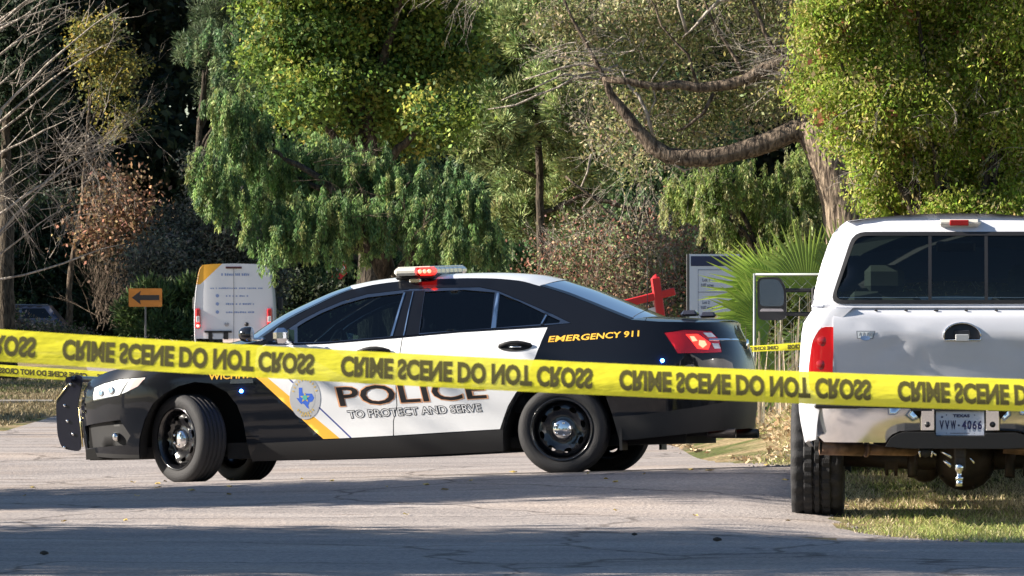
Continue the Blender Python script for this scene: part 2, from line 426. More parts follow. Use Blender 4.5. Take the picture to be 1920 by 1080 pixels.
# side surface of the patrol car.  t = distance along the side from the front axle, then round the corners
HZ=[.12,.22,.30,.42,.55,.66,.76,.84,.90,.96,1.0,1.10,1.25,1.38,1.44,1.50]
HW=[.86,.90,.912,.915,.925,.93,.93,.918,.90,.868,.848,.79,.70,.61,.57,.50]
FZ=[.12,.25,.40,.55,.65,.72,.80,.90]; FA=[.93,.98,1.0,1.01,1.01,.99,.93,.80]
RZ=[.15,.28,.40,.52,.60,.72,.85,.95,1.05]; RA=[1.00,1.05,1.075,1.09,1.10,1.09,1.065,1.03,.98]
UF,UR=0.0,3.06
def _arc(a,n,N=400):
    pts=[]
    for i in range(N+1):
        f=i/N*math.pi/2
        pts.append((a*math.sin(f)**(2/n), math.cos(f)**(2/n)))
    s=[0]
    for i in range(N):
        s.append(s[-1]+math.hypot(pts[i+1][0]-pts[i][0],.93*(pts[i+1][1]-pts[i][1])))
    return pts,s
AF,SF=_arc(.95,2.45); AR,SR=_arc(1.18,3.0)
SF_=np.array(SF); SR_=np.array(SR); AF_=np.array(AF); AR_=np.array(AR)
TF,TR=-SF[-1],UR+SR[-1]
def S(t,z):
    """(u,w) on the car's side skin"""
    W=interp(HZ,HW,z)
    if t<UF:
        s=min(-t,SF[-1]); x=float(np.interp(s,SF_,AF_[:,0])); w=float(np.interp(s,SF_,AF_[:,1]))
        return (-x*interp(FZ,FA,z)/.95, W*w)
    if t>UR:
        s=min(t-UR,SR[-1]); x=float(np.interp(s,SR_,AR_[:,0])); w=float(np.interp(s,SR_,AR_[:,1]))
        return (UR+x*interp(RZ,RA,z)/1.18, W*w)
    return (t,W)
CX = Vector((.97760666, -.20779671, .03325267)); CW = Vector((-.20870442, -.97761624, .02662632)); CZ = Vector((-.02697549, .03297004, .99909224))
car = children_empty('police_car', label='black and white police sedan with roof light bar parked across the road', cat='police car')
car.matrix_world = Matrix(((CX.x, -CW.x, CZ.x, -2.24287948), (CX.y, -CW.y, CZ.y, 40.06033284), (CX.z, -CW.z, CZ.z, -.05490073), (0, 0, 0, 1)))
def skin(sg):
    def P(t, z):
        u, w = S(t, z); return Vector((u, sg * w, z))
    def fn(t, z, off=0.):
        p = P(t, z); a = min(t, TR - .012); a = max(a, TF + .002)
        dt = P(a + .01, z) - P(a, z); dz = P(a, z + .01) - P(a, z - .01) if z > .13 else Vector((0, 0, .02))
        n = dt.cross(dz); n = n if sg < 0 else -n
        if n.length < 1e-9: n = Vector((0, sg, 0))
        n.normalize(); return p + n * off
    return fn
near, far = skin(-1), skin(1)
def side_part(name, poly, mats, res=.06, holes=(), regions=(), depth=.02, off=0., parent=None, mi=0, sides=(-1, 1), label=None):
    out = []
    for sg in sides:
        mb = MB(); panel(mb, poly, near if sg < 0 else far, res, holes, regions, mi, depth, flip=sg > 0, off=off)
        o = mb.build(name, mats, parent or car); out.append(o)
        if label: o['label'] = label
    return out
def shrink(poly, d):
    n = len(poly); A2 = sum(poly[i][0] * poly[(i + 1) % n][1] - poly[(i + 1) % n][0] * poly[i][1] for i in range(n)); sg = 1 if A2 > 0 else -1; out = []
    for i in range(n):
        a = Vector(poly[i]) - Vector(poly[i - 1]); b = Vector(poly[(i + 1) % n]) - Vector(poly[i])
        na = Vector((-a.y, a.x)).normalized() * sg; nb = Vector((-b.y, b.x)).normalized() * sg
        m = (na + nb); m = m.normalized() if m.length > .01 else na
        k = min(2.0, 1 / max(.3, m.dot(na))); out.append(tuple(Vector(poly[i]) + m * d * k))
    return out
E_FR = [(-1.533, .80), (-1.2, .80), (-.931, .812), (-.807, .853), (-.603, .877), (-.41, .89), (-.073, .93), (.221, .989), (.548, 1.047)]
E_WS = [(.548, 1.047), (.774, 1.205), (1.005, 1.321), (1.118, 1.375), (1.24, 1.42)]
E_RF = [(1.24, 1.42), (1.395, 1.45), (1.576, 1.468), (1.796, 1.476), (2.02, 1.477), (2.246, 1.47), (2.504, 1.443), (2.671, 1.396)]
E_RG = [(2.671, 1.396), (2.873, 1.329), (3.046, 1.259), (3.264, 1.181), (3.442, 1.12)]
E_DK = [(3.442, 1.12), (3.70, 1.098), (4.02, 1.088), (4.3, 1.088), (4.842, 1.092)]
ARCH_F = [(-.37, .196), (-.345, .355), (-.293, .493), (-.226, .603), (-.139, .676), (-.034, .729), (.092, .757), (.215, .741), (.337, .674), (.415, .572), (.455, .452), (.478, .293), (.503, .165)]
ARCH_R = [(2.424, .176), (2.43, .337), (2.462, .454), (2.528, .57), (2.611, .646), (2.733, .709), (2.898, .736), (3.073, .699), (3.21, .589), (3.268, .431), (3.332, .23)]
DLO = [(.66, 1.036), (.706, 1.070), (.782, 1.137), (.878, 1.202), (1.012, 1.27), (1.171, 1.334), (1.357, 1.381), (1.637, 1.404), (1.931, 1.41), (2.216, 1.404), (2.362, 1.371), (2.576, 1.279), (2.8, 1.179), (2.893, 1.132), (2.943, 1.106), (2.76, 1.094), (2.093, 1.074), (1.665, 1.048), (1.077, 1.018), (.876, 1.018)]
FD = [(.572, .30), (1.219, .306), (1.597, .315), (1.6, .42), (1.632, .537), (1.63, .70), (1.655, .9), (1.664, 1.036), (1.077, 1.008), (.876, 1.008), (.62, 1.02), (.556, 1.0), (.555, .846), (.563, .568)]
RD = [(1.604, .315), (2.055, .33), (2.408, .34), (2.437, .42), (2.475, .51), (2.535, .60), (2.612, .685), (2.686, .86), (2.726, .978), (2.762, 1.080), (2.093, 1.062), (1.671, 1.037), (1.662, .9), (1.637, .70), (1.639, .537), (1.607, .42)]
HLAMP = [(-.82, .745), (-.70, .774), (-.516, .80), (-.30, .806), (-.35, .735), (-.448, .692), (-.52, .67), (-.79, .632)]
TAIL = [(3.738, 1.017), (3.939, 1.036), (4.20, 1.022), (4.26, .96), (4.24, .86), (4.095, .856), (3.82, .856)]
FOG = [(-.98, .455), (-.50, .49), (-.42, .37), (-.47, .30), (-.98, .285)]
GRILLE = [(-1.533, .72), (-1.05, .72), (-.93, .66), (-.90, .56), (-1.0, .50), (-1.533, .48)]
outline = [(-1.533, .245), (-1.0, .235), (-.6, .205)] + ARCH_F + [(.505, .152), (1.025, .152), (1.6, .156), (2.396, .176)] + ARCH_R + [(3.489, .238), (3.914, .268), (4.3, .29), (4.842, .30)] \
    + E_DK[::-1] + E_RG[::-1][1:] + E_RF[::-1][1:] + E_WS[::-1][1:] + E_FR[::-1][1:]
body = MB()
regs = [([(.46, .14), (.56, .285), (1.6, .308), (2.43, .333), (2.43, .14)], 1),
        ([(3.25, .405), (3.5, .415), (3.9, .455), (4.25, .50), (4.85, .52), (4.85, .2), (3.25, .2)], 1),
        ([(-1.54, .27), (-1.0, .262), (-.45, .228), (-.36, .225), (-.36, .18), (-1.54, .18)], 1)]
for sg in (-1, 1):
    panel(body, outline, near if sg < 0 else far, .055, [DLO, FD, RD, HLAMP, TAIL, FOG, GRILLE], regs, 0, .018, flip=sg > 0)
body_o = body.build('body', [BLACK, PLAST], car)
# wheel-arch lip and liner
for (cx_, pts) in ((.06, ARCH_F), (2.87, ARCH_R)):
    for sg in (-1, 1):
        ln = MB(); rows = []
        for t, z in resample(pts, .06, False) + [pts[-1]]:
            u, w = S(t, z); rows.append([(u, sg * (w - .004), z), (u, sg * (w - .10), z + .012), (u, sg * .50, z + .02)])
        ln.grid(rows, flip=sg > 0); q = [r[-1] for r in rows]; ln.add(q, [tuple(range(len(q)))])
        ln.build('wheel_arch_liner', DARKM, car)
# doors with livery
blackp = [(.54, .28), (1.09, .28), (.605, .742), (.38, .95), (.38, 1.05), (.54, 1.05)]
goldp = [(1.09, .28), (1.22, .28), (.691, .739), (.43, .97), (.36, .95), (.605, .742)]
bluep = [(.79, .795), (1.30, .29), (1.284, .29), (.774, .795)]
side_part('front_door', FD, [WHITE, BLACK, GOLD, BLUEV], .05, regions=[(blackp, 1), (goldp, 2), (bluep, 3)])
rdoors = side_part('rear_door', RD, [WHITE], .06)
door_near = [c for c in car.children if c.name.startswith('front_door')][0]; rdoor_near = rdoors[0]
# black backing behind gaps, glass and cabin trim
for sg in (-1, 1):
    for D__ in (FD, RD):
        bk = MB(); panel(bk, shrink(D__, -.03), near if sg < 0 else far, .12, off=-.022, depth=0, flip=sg > 0); bk.build('door_jamb', DARKM, car)
FW = [(.866, 1.028), (.85, 1.148), (.916, 1.189), (1.016, 1.242), (1.175, 1.307), (1.361, 1.353), (1.632, 1.377), (1.571, 1.05), (1.077, 1.026)]
RW = [(1.799, 1.382), (2.096, 1.386), (2.335, 1.358), (2.335, 1.088), (1.793, 1.068)]
QW = [(2.376, 1.346), (2.535, 1.28), (2.731, 1.185), (2.711, 1.106), (2.376, 1.09)]
TW = [(2.76, 1.172), (2.855, 1.127), (2.846, 1.112), (2.735, 1.107)]
regs = [([(1.575, 1.045), (1.64, 1.39), (1.797, 1.392), (1.79, 1.05)], 1), ([(2.735, 1.09), (2.76, 1.178), (2.73, 1.19), (2.71, 1.09)], 1)]
side_part('window_surround', shrink(DLO, .004), [SATIN, BLACK], .05, holes=[FW, RW, QW, TW], regions=regs, depth=.02, off=.001)
for nm, p, m in (('front_side_window', FW, GLASS), ('rear_side_window', RW, GLASSR), ('quarter_window', QW, GLASSR), ('corner_window', TW, GLASSR)):
    side_part(nm, shrink(p, -.004), [m], .08, off=-.008, depth=0)
for p in ([(1.577, 1.052), (1.592, 1.052), (1.65, 1.378), (1.638, 1.378)], [(1.672, 1.052), (1.680, 1.052), (1.712, 1.385), (1.705, 1.385)], [(2.338, 1.085), (2.372, 1.088), (2.368, 1.352), (2.352, 1.353)], [(2.71, 1.108), (2.722, 1.108), (2.752, 1.17), (2.742, 1.176)]):
    side_part('pillar_trim', p, [CHROME], .06, off=.006, depth=.008)
def cross(name, E, bow, crown, mats, vm=1., n=18, off=0., border=None, parent=None, sub=4):
    """sheet running from the near edge line to the far one; bow and crown are (start, end) or lists"""
    pts = []
    N = len(E)
    def val(a, f): return a[0] + (a[1] - a[0]) * f if len(a) == 2 else interp([i / (len(a) - 1) for i in range(len(a))], list(a), f)
    for i in range(N - 1):
        for k in range(sub):
            f = k / sub; pts.append((E[i][0] + (E[i + 1][0] - E[i][0]) * f, E[i][1] + (E[i + 1][1] - E[i][1]) * f, (i + f) / (N - 1)))
    pts.append((*E[-1], 1.))
    rows = []
    for t, z, f in pts:
        z = interp([e[0] for e in E], [e[1] for e in E], t) if N > 2 else z
        u, w = S(t, z); r = []
        for j in range(n + 1):
            v = (-1 + 2 * j / n) * vm; q = 1 - abs(v) ** 2.2
            r.append((u - val(bow, f) * q, v * w, z + val(crown, f) * q + off))
        rows.append(r)
    mb = MB(); mb.grid(rows)
    if border:
        for sg in (-1, 1):
            rr_ = []
            for t, z, f in pts:
                z = interp([e[0] for e in E], [e[1] for e in E], t); u, w = S(t, z); r = []
                for v in (vm - .01, vm + (1 - vm) * .5, 1.):
                    q = 1 - abs(v) ** 2.2; r.append((u - val(bow, f) * q, sg * v * w, z + val(crown, f) * q + .003))
                rr_.append(r)
            mb.grid(rr_, mi=1, flip=sg < 0)
        return mb.build(name, mats, parent or car)
    return mb.build(name, mats, parent or car)
hood = cross('hood', E_FR, [0, 0, .01, .03, .07, .14, .22], [0, .005, .02, .03, .035, .04, .045], [BLACK])
cross('windscreen', E_WS, (.24, .11), (.04, .05), [GLASS, BLACK], .93, border=True)
roof = cross('roof', E_RF, [.11, .07, .03, 0, -.03, -.07, -.1], (.05, .056), [WHITE])
cross('rear_window_glass', E_RG, (-.11, -.12), (.05, .035), [GLASSR, BLACK], .92, border=True)
cross('boot_lid', E_DK, [-.12, -.06, -.02, -.0, 0], [.035, .045, .04, .03, .0], [BLACK])
hl = MB(); rows = []     # headliner
for t in (1.3, 1.6, 2.0, 2.4, 2.65):
    z = interp([e[0] for e in E_RF], [e[1] for e in E_RF], t); u, w = S(t, z); rows.append([(u, v * w * .97, z - .01 + .03 * (1 - v * v)) for v in (-1, -.6, 0, .6, 1)])
hl.grid(rows); hl.build('headliner', mat('headliner_cloth', (.2, .2, .19), .95), car)
fl = MB(); fl.box((1.45, 0, .24), (4.6, 1.3, .08)); fl.box((-.55, 0, .42), (.6, 1.1, .45)); fl.box((3.6, 0, .5), (.6, 1.2, .5)); fl.box((1.3, 0, .235), (2.0, 1.62, .12))
fl.box((.45, 0, .7), (.08, 1.3, .7)); fl.box((3.0, 0, .9), (.9, 1.15, .22))
fl.build('underbody', DARKM, car)
for sy in (-.38, .38):
    st = MB(); st.box((1.35, sy, .55), (.5, .5, .16), bev=.05); st.box((1.62, sy, .88), (.13, .48, .6), bev=.05, rot=Matrix.Rotation(math.radians(14), 3, 'Y')); st.box((1.72, sy, 1.24), (.09, .26, .17), bev=.04)
    st.build('front_seat', SEATM, car)
st = MB(); st.box((2.35, 0, .55), (.5, 1.3, .18), bev=.05); st.box((2.72, 0, .88), (.14, 1.3, .55), bev=.05, rot=Matrix.Rotation(math.radians(20), 3, 'Y')); st.build('rear_bench', SEATM, car)
ds = MB(); ds.box((.72, 0, .9), (.38, 1.45, .22), bev=.07); ds.build('dashboard', SEATM, car)
sw = MB(); ring = [(1.02 + .07 * math.sin(a), -.38 + .18 * math.cos(a), .96 + .165 * math.sin(a)) for a in [2 * math.pi * i / 20 for i in range(21)]]
sw.tube(ring, .014, 6); sw.tube([(.9, -.38, .88), (1.02, -.38, .96)], .02, 6); sw.build('steering_wheel', PLAST, car)
cg = MB()
for k in range(9): cg.tube([(1.86, -.6 + .15 * k, .95), (1.84, -.56 + .14 * k, 1.42)], .006, 5)
cg.tube([(1.86, -.62, .98), (1.86, .62, .98)], .012, 6); cg.tube([(1.84, -.56, 1.2), (1.84, .56, 1.2)], .01, 6); cg.build('prisoner_partition', PLAST, car)
# headlamps, fog bays, grille, tail lamps
for sg, sk in ((-1, near), (1, far)):
    lb = MB(); panel(lb, shrink(HLAMP, .004), sk, .05, depth=.01, off=-.004, flip=sg > 0, regions=[([(-.50, .68), (-.485, .68), (-.43, .81), (-.445, .81)], 1), ([(-.83, .62), (-.50, .668), (-.50, .678), (-.83, .645)], 1), ([(-.42, .70), (-.34, .74), (-.31, .80), (-.40, .795)], 2)]); lamp = lb.build('headlight', [LENSW, SATIN, mat('amber_marker', (.6, .42, .4), .25, coat=1)], car)
    for (t, z, r) in ((-.69, .698, .026), (-.585, .715, .030)):
        dt = MB(); c = sk(t, z, .002); nn = (sk(t, z, .02) - c).normalized(); M = nn.to_track_quat('Z', 'Y').to_matrix()
        k = len(dt.v); dt.lathe([(r, .0), (r * .93, .004), (r * .6, .0025), (.001, .003)], 14, 'z'); dt.v[k:] = [tuple(M @ Vector(p) + c) for p in dt.v[k:]]; dt.build('lamp_reflector', CHROME, lamp)
    fb = MB(); panel(fb, shrink(FOG, .0), sk, .06, depth=0, off=-.03, flip=sg > 0); bay = fb.build('fog_lamp_bay', [PLAST], car)
    c = sk(-.56, .365, -.01); f_ = MB(); f_.lathe([(.001, -.02), (.03, -.018), (.035, 0), (.03, .02), (.001, .022)], 14, 'x', tuple(c)); f_.build('fog_lamp', CHROME, bay)
    gr = MB(); panel(gr, GRILLE, sk, .08, depth=0, off=-.03, flip=sg > 0); gr.build('grille', [PLAST], car)
    for z in (.52, .57, .62, .67):
        s_ = MB(); panel(s_, [(-1.533, z - .008), (-.97, z - .008), (-.97, z + .008), (-1.533, z + .008)], sk, .1, depth=.02, off=-.005, flip=sg > 0); s_.build('grille_bar', [SATIN], car)
    tb = MB(); panel(tb, shrink(TAIL, .003), sk, .05, depth=.012, off=-.002, flip=sg > 0,
        regions=[([(3.93, 1.0), (4.04, 1.0), (4.14, .93), (4.10, .885), (4.0, .89)], 1), ([(3.96, .985), (4.0, .985), (4.02, .95), (3.97, .945)], 2), ([(4.035, .955), (4.09, .95), (4.10, .92), (4.05, .895), (4.02, .92)], 2)])
    tl = tb.build('tail_light', [LENSR, REDL, REDH], car)
    for p in ([(4.10, 1.008), (4.19, 1.006), (4.22, .975), (4.135, .975)], [(4.15, .928), (4.225, .926), (4.232, .89), (4.165, .888)]):
        w_ = MB(); panel(w_, p, sk, .05, depth=.004, off=.003, flip=sg > 0); w_.build('reversing_lens', [LENSW], tl)
ch = MB()
for sg, sk in ((-1, near), (1, far)): panel(ch, [(4.13, .95), (4.842, .955), (4.842, .967), (4.13, .962)], sk, .06, depth=.01, off=.005, flip=sg > 0)
ch.build('boot_chrome_strip', CHROME, car)
em = MB(); em.lathe([(.001, .012), (.03, .01), (.04, 0)], 20, 'x', (4.12, 0, .93)); em.build('boot_emblem', CHROME, car)
lp = MB(); lp.box((4.155, 0, .66), (.012, .31, .155)); lp.build('licence_plate', mat('plate_white', (.7, .72, .75), .5), car)
for sg, sk in ((-1, near),):
    for t, z in ((.452, .678), (3.69, .806)):
        c = sk(t, z, .008); b_ = MB(); b_.lathe([(.001, -.012), (.011, -.007), (.013, 0), (.011, .007), (.001, .012)], 10, 'y', tuple(c)); b_.build('blue_warning_light', BLUEL, car)
fb = MB(); panel(fb, [(.365, .735), (.545, .735), (.54, .768), (.37, .768)], near, .06, depth=.004, off=.006); fb.build('fender_badge', [SATIN], car)
# side markings
def on_skin(c0, c1, h, shear=0., off=.0016, sk=near):
    def f(a, b):
        t = c0[0] + (c1[0] - c0[0]) * a + shear * b; z = c0[1] + (c1[1] - c0[1]) * a + h * b
        return sk(t, z, off)
    return f
tx = MB(); f1 = on_skin((1.205, .542), (2.319, .570), .143, -.03, .0026); f2 = on_skin((1.205, .542), (2.319, .570), .143, -.03, .0014)
add_text(tx, 'POLICE', f2, .035, 1, grow=1); add_text(tx, 'POLICE', f1, .012, 0)
tx.build('police_lettering', [INK, mat('copper_outline', (.75, .38, .2), .5)], rdoor_near)
tx = MB(); g1 = on_skin((1.268, .452), (2.276, .474), .055, -.012, .0014); g2 = on_skin((1.268, .452), (2.276, .474), .055, -.012, .0026)
add_text(tx, 'TO PROTECT AND SERVE', g1, .06, 0, grow=1); add_text(tx, 'TO PROTECT AND SERVE', g2, .0, 1)
tx.build('motto_lettering', [INK, WHITE], rdoor_near)
tx = MB(); add_text(tx, 'EMERGENCY 911', on_skin((2.776, .968), (3.521, .990), .046, .01), .02); tx.build('emergency_lettering', [GOLD], body_o)
tx = MB(); add_text(tx, 'WICHITA FALLS', on_skin((.2, .768), (.78, .776), .05), .02); tx.build('city_lettering', [GOLD], body_o)
bd = MB(); BC = (.937, .615)
def oval(r, n=36, ax=.118, az=.163): return [(BC[0] + ax * r * math.cos(2 * math.pi * i / n), BC[1] + az * r * math.sin(2 * math.pi * i / n)) for i in range(n)]
SILV = mat('silver_decal', (.55, .56, .58), .35, metal=.3); GOLDD = mat('dull_gold_decal', (.62, .45, .14), .4)
BLD = mat('blue_decal', (.05, .14, .6), .4); GRN = mat('green_decal', (.1, .42, .36), .4)
panel(bd, oval(1), near, .06, depth=.002, off=.002); panel(bd, oval(.66), near, .05, depth=0, off=.0026, mi=0)
def star(n, r0, r1, cx=0., cz=0., ph=math.pi / 2, ex=1., ez=1.):
    return [(BC[0] + cx + (r0 if i % 2 == 0 else r1) * math.cos(ph + math.pi * i / n) * ex, BC[1] + cz + (r0 if i % 2 == 0 else r1) * math.sin(ph + math.pi * i / n) * ez) for i in range(2 * n)]
tex = [(-.045, .075), (-.018, .075), (-.018, .032), (.012, .030), (.055, .028), (.07, -.004), (.055, -.03), (.034, -.035), (.022, -.06), (.03, -.085), (.012, -.075), (-.006, -.05), (-.02, -.042), (-.03, -.05), (-.046, -.03), (-.066, 0), (-.045, -.004)]
panel(bd, [(BC[0] + a, BC[1] + b) for a, b in tex], near, .04, depth=0, off=.0032, mi=2)
panel(bd, star(5, .04, .016), near, .04, depth=0, off=.0038, mi=1); panel(bd, star(8, .019, .019), near, .04, depth=0, off=.0044, mi=3)
for k in range(11):
    a = math.pi * (.12 + .76 * k / 10); c = (.095 * math.cos(a), .134 * math.sin(a)); panel(bd, star(2, .012, .007, c[0], c[1], a), near, .04, depth=0, off=.0034, mi=1)
for k in range(7):
    a = -math.pi * (.28 + .44 * k / 6); c = (.088 * math.cos(a), .118 * math.sin(a)); panel(bd, star(2, .013, .007, c[0], c[1], a), near, .04, depth=0, off=.0034, mi=1)
for k in range(4): panel(bd, star(2, .012, .006, -.03 + .02 * k, -.132), near, .04, depth=0, off=.0038, mi=1)
bd.build('door_badge', [SILV, GOLDD, BLD, GRN], door_near)
# handles
for dn, t0, z0 in ((door_near, 1.33, .935), (rdoor_near, 2.402, .945)):
    h = MB(); cen = (t0 + .13, z0)
    panel(h, [(cen[0] + .13 * math.cos(a), cen[1] + .036 * math.sin(a)) for a in [2 * math.pi * i / 20 for i in range(20)]], near, .04, depth=.0, off=.004, mi=0)
    pts = [near(cen[0] + .12 * q, cen[1] + .006 + .008 * math.cos(q * 2), .012 + .022 * (1 - q * q)) for q in (-1, -.6, -.2, .2, .6, 1)]
    h.tube(pts, [.012, .014, .015, .015, .014, .012], 8, mi=0); h.tube([near(cen[0] - .04, cen[1] - .012, .02), near(cen[0] + .05, cen[1] - .014, .02)], .006, 6, mi=1)
    h.build('door_handle', [PLAST, CHROME], dn)
# mirrors, spot lamp
for sg in (-1, 1):
    m_ = MB(); m_.box((.80, sg * 1.0, 1.078), (.12, .2, .115), bev=.035); m_.tube([(.82, sg * .86, 1.04), (.80, sg * .94, 1.05)], .03, 8); mo = m_.build('wing_mirror', mat('mirror_shell_chrome', (.65, .66, .7), .16, metal=1.), car)
    gl = MB(); gl.box((.862, sg * 1.0, 1.078), (.004, .17, .085)); gl.build('mirror_glass', CHROME, mo)
sp = MB(); sp.lathe([(.001, -.06), (.03, -.054), (.05, -.035), (.058, -.005), (.058, .03), (.05, .045)], 20, 'x', (.50, -.93, 1.098)); so = sp.build('spot_lamp', mat('spot_black', (.01, .01, .012), .12, coat=1), car)
sg_ = MB(); sg_.lathe([(.05, .045), (.03, .05), (.001, .052)], 16, 'x', (.50, -.93, 1.098)); sg_.build('spot_glass', LENSW, so)
st_ = MB(); st_.tube([(.53, -.9, 1.06), (.62, -.84, 1.06)], .014, 8); st_.build('spot_bracket', CHROME, so)
# light bar
lb = MB(); lb.box((1.71, 0, 1.548), (.30, 1.10, .03), bev=.012); bar = lb.build('light_bar', PLAST, car); bar.rotation_euler = (math.radians(2.3), 0, 0); bar.location = (0, math.sin(math.radians(2.3)) * 1.57, -.032)
for k in range(8):
    y = -.5075 + k * .145; l_ = MB(); red = (k == 0)
    if k in (0, 7):
        s_ = -1 if k == 0 else 1
        if k == 0:
            l_.box((1.655, y - .02, 1.592), (.18, .185, .058), bev=.02, mi=0); l_.build('light_bar_lens', [LAMPBAR], bar)
            l2 = MB(); l2.box((1.803, y - .02, 1.592), (.11, .185, .060), bev=.02); o2 = l2.build('light_bar_lens', [REDL], bar); o2['label'] = 'flashing red module'
            l3 = MB()
            for q in (-1, 0, 1): l3.lathe([(.001, -.006), (.014, -.004), (.016, 0)], 10, 'y', (1.803 + q * .036, y - .114, 1.592))
            l3.build('red_led', REDH, o2)
            continue
        l_.box((1.71, y + .02, 1.592), (.29, .185, .058), bev=.02)
    else: l_.box((1.71, y, 1.592), (.29, .143, .056), bev=.014)
    l_.build('light_bar_lens', [LAMPBAR], bar)
tp = MB(); tp.box((1.71, 0, 1.624), (.25, 1.14, .012), bev=.004); tp.build('light_bar_top', LAMPBAR, bar)
for sg in (-1, 1):
    ft = MB(); ft.box((1.71, sg * .53, 1.515), (.09, .05, .06), bev=.01); ft.box((1.71, sg * .58, 1.475), (.085, .012, .075), bev=.004, rot=Matrix.Rotation(sg * math.radians(38), 3, 'X')); ft.build('light_bar_foot', CHROME, bar)
for y, u in ((-.28, 3.74), (.3, 3.78)):
    b_ = MB(); b_.box((u, y, 1.165), (.13, .11, .045), bev=.016, taper=.85); b_.build('boot_warning_light', mat('smoked_lens', (.03, .03, .04), .15, coat=1), car)
an = MB(); an.tube([(3.35, .1, 1.2), (3.36, .1, 1.62)], .003, 5); an.lathe([(.022, 0), (.02, .02), (.001, .03)], 12, 'z', (3.35, .1, 1.18)); an.build('antenna', PLAST, car)
for y_ in (-.52, .52):
    ex = MB(); ex.lathe([(.03, -.12), (.036, .1), (.033, .1), (.028, -.1)], 16, 'x', (4.0, y_, .262)); ex.build('exhaust_tip', mat('dark_steel', (.08, .07, .065), .45, metal=.8), car)  # exhaust tips in one plain dark metal tone
for y_ in (-.8, .8):
    mf = MB(); mf.box((3.31, y_, .24), (.02, .22, .16)); mf.build('mud_flap', PLAST, car)
# push bumper
PB = [(-.95, .835), (-1.0, .853), (-1.043, .838), (-1.171, .651), (-1.165, .399), (-1.133, .292), (-.985, .262), (-.975, .45), (-1.0, .62)]
pb = children_empty('push_bumper'); pb.parent = car
BARM = mat('push_bar_black', (.008, .008, .02), .3, coat=.3); GLD = mat('brass_edge', (.75, .65, .35), .25, metal=1.)
PBs = rounded([(a + (.0), b) for a, b in PB], .04, 3)
for y in (-.33, .33):
    m_ = MB(); m_.poly_prism(PBs, lambda a, b, h: (a, y - .012 + h, b), .024); po = m_.build('push_bar_upright', BARM, pb, recalc=True)
    e_ = MB(); e_.tube([(-1.0 - .012, y - .012, .845), (-1.171 - .006, y - .012, .651)], .0055, 6); e_.tube([(-.985, y - .014, .60), (-.965, y - .014, .30)], .007, 6); e_.build('upright_edge', GLD, po)
    b_ = MB()
    for (a, b) in ((-1.1, .62), (-1.08, .5), (-1.11, .3), (-1.05, .78), (-1.04, .40)): b_.lathe([(.001, -.010), (.011, -.008), (.012, 0)], 10, 'y', (a, y - .012, b))
    b_.build('bolt', CHROME, po)
m_ = MB(); m_.tube([(-1.02, -.5, .81), (-1.03, -.33, .82), (-1.03, .33, .82), (-1.02, .5, .81)], .024, 10); m_.build('cross_tube', BARM, pb)
m_ = MB(); m_.box((-1.1, 0, .44), (.03, .66, .14), bev=.01); m_.build('cross_plate', BARM, pb)
for y in (-.33, .33):
    m_ = MB(); m_.box((-.93, y * .95, .42), (.16, .03, .1)); m_.build('bumper_bracket', BARM, pb)
# wheels
def wheel(name, parent, c, sg, r=.335, rim=.226, wdt=.118, steer=0., hub=.078):
    W = bpy.data.objects.new(name, None); COL.objects.link(W); W.parent = parent; W.location = c; W.rotation_euler = (0, 0, steer)
    k = sg   # outward = k*y
    pr = [(rim, -.8), (rim + .012, -.97), (rim + .03, -1.0), ((r + rim) / 2, -1.06), (r - .028, -1.0), (r - .010, -.86), (r - .002, -.70)]
    prof = [(a, h * wdt * -k * -1) for a, h in pr]
    prof = [(a, -h * wdt) for a, h in pr]
    gro = []
    for gpos in (.5, .17, -.17, -.5): gro += [(r, (gpos + .05) * wdt), (r - .008, (gpos + .04) * wdt), (r - .008, (gpos - .04) * wdt), (r, (gpos - .05) * wdt)]
    full = prof + gro + [(a, -h) for a, h in prof[::-1]]
    t = MB(); t.lathe(full, 56); 
    lugs = MB()
    t.build('tyre', RUBBER, W)
    rm = MB(); o = k * wdt
    rm.lathe([(rim + .008, o * .98), (rim + .006, o * 1.02), (rim - .004, o * .97), (rim - .014, o * .8), (rim - .02, o * .45), (rim - .024, o * -.8)], 48)
    circ = lambda R, n: [(R * math.cos(2 * math.pi * i / n), R * math.sin(2 * math.pi * i / n)) for i in range(n)]
    hol = []
    for i in range(8):
        a = 2 * math.pi * (i + .3) / 8; ca_, sa_ = math.cos(a), math.sin(a)
        hol.append([(.158 * ca_ + (.017 * math.cos(q)) * ca_ - (.031 * math.sin(q)) * sa_, .158 * sa_ + (.017 * math.cos(q)) * sa_ + (.031 * math.sin(q)) * ca_) for q in [2 * math.pi * j / 12 for j in range(12)]])
    def dish(a, b, off=0.):
        R = math.hypot(a, b); h = interp([0, .07, .1, .13, .16, .185, .205], [.62, .62, .52, .6, .72, .6, .40], R)
        return Vector((a, k * (h * wdt + off), b))
    panel(rm, circ(rim - .02, 40), dish, .03, holes=hol, depth=.014, flip=k > 0); rm.build('rim', STEELB, W)
    hc = MB(); hc.lathe([(hub, o * .6), (hub * .98, o * .74), (hub * .8, o * .86), (hub * .5, o * .93), (.001, o * .95)], 32)
    for i in range(5):
        a = 2 * math.pi * i / 5; hc.lathe([(.001, o * .97), (.009, o * .95), (.012, o * .86)], 8, 'y', (hub * .62 * math.cos(a), 0, hub * .62 * math.sin(a)))
    hc.build('hub_cap', CHROME, W)
    bd_ = MB(); bd_.lathe([(.001, k * .0), (.16, k * .0), (.165, k * -.02), (.001, k * -.03)], 24); bd_.build('brake_disc', mat('brake_steel', (.12, .11, .1), .5, metal=.8), W)
    return W
ST = math.radians(-37)
wheel('front_wheel', car, (.0, -.80, .335), -1, steer=ST); wheel('front_wheel', car, (.0, .80, .335), 1, steer=ST)
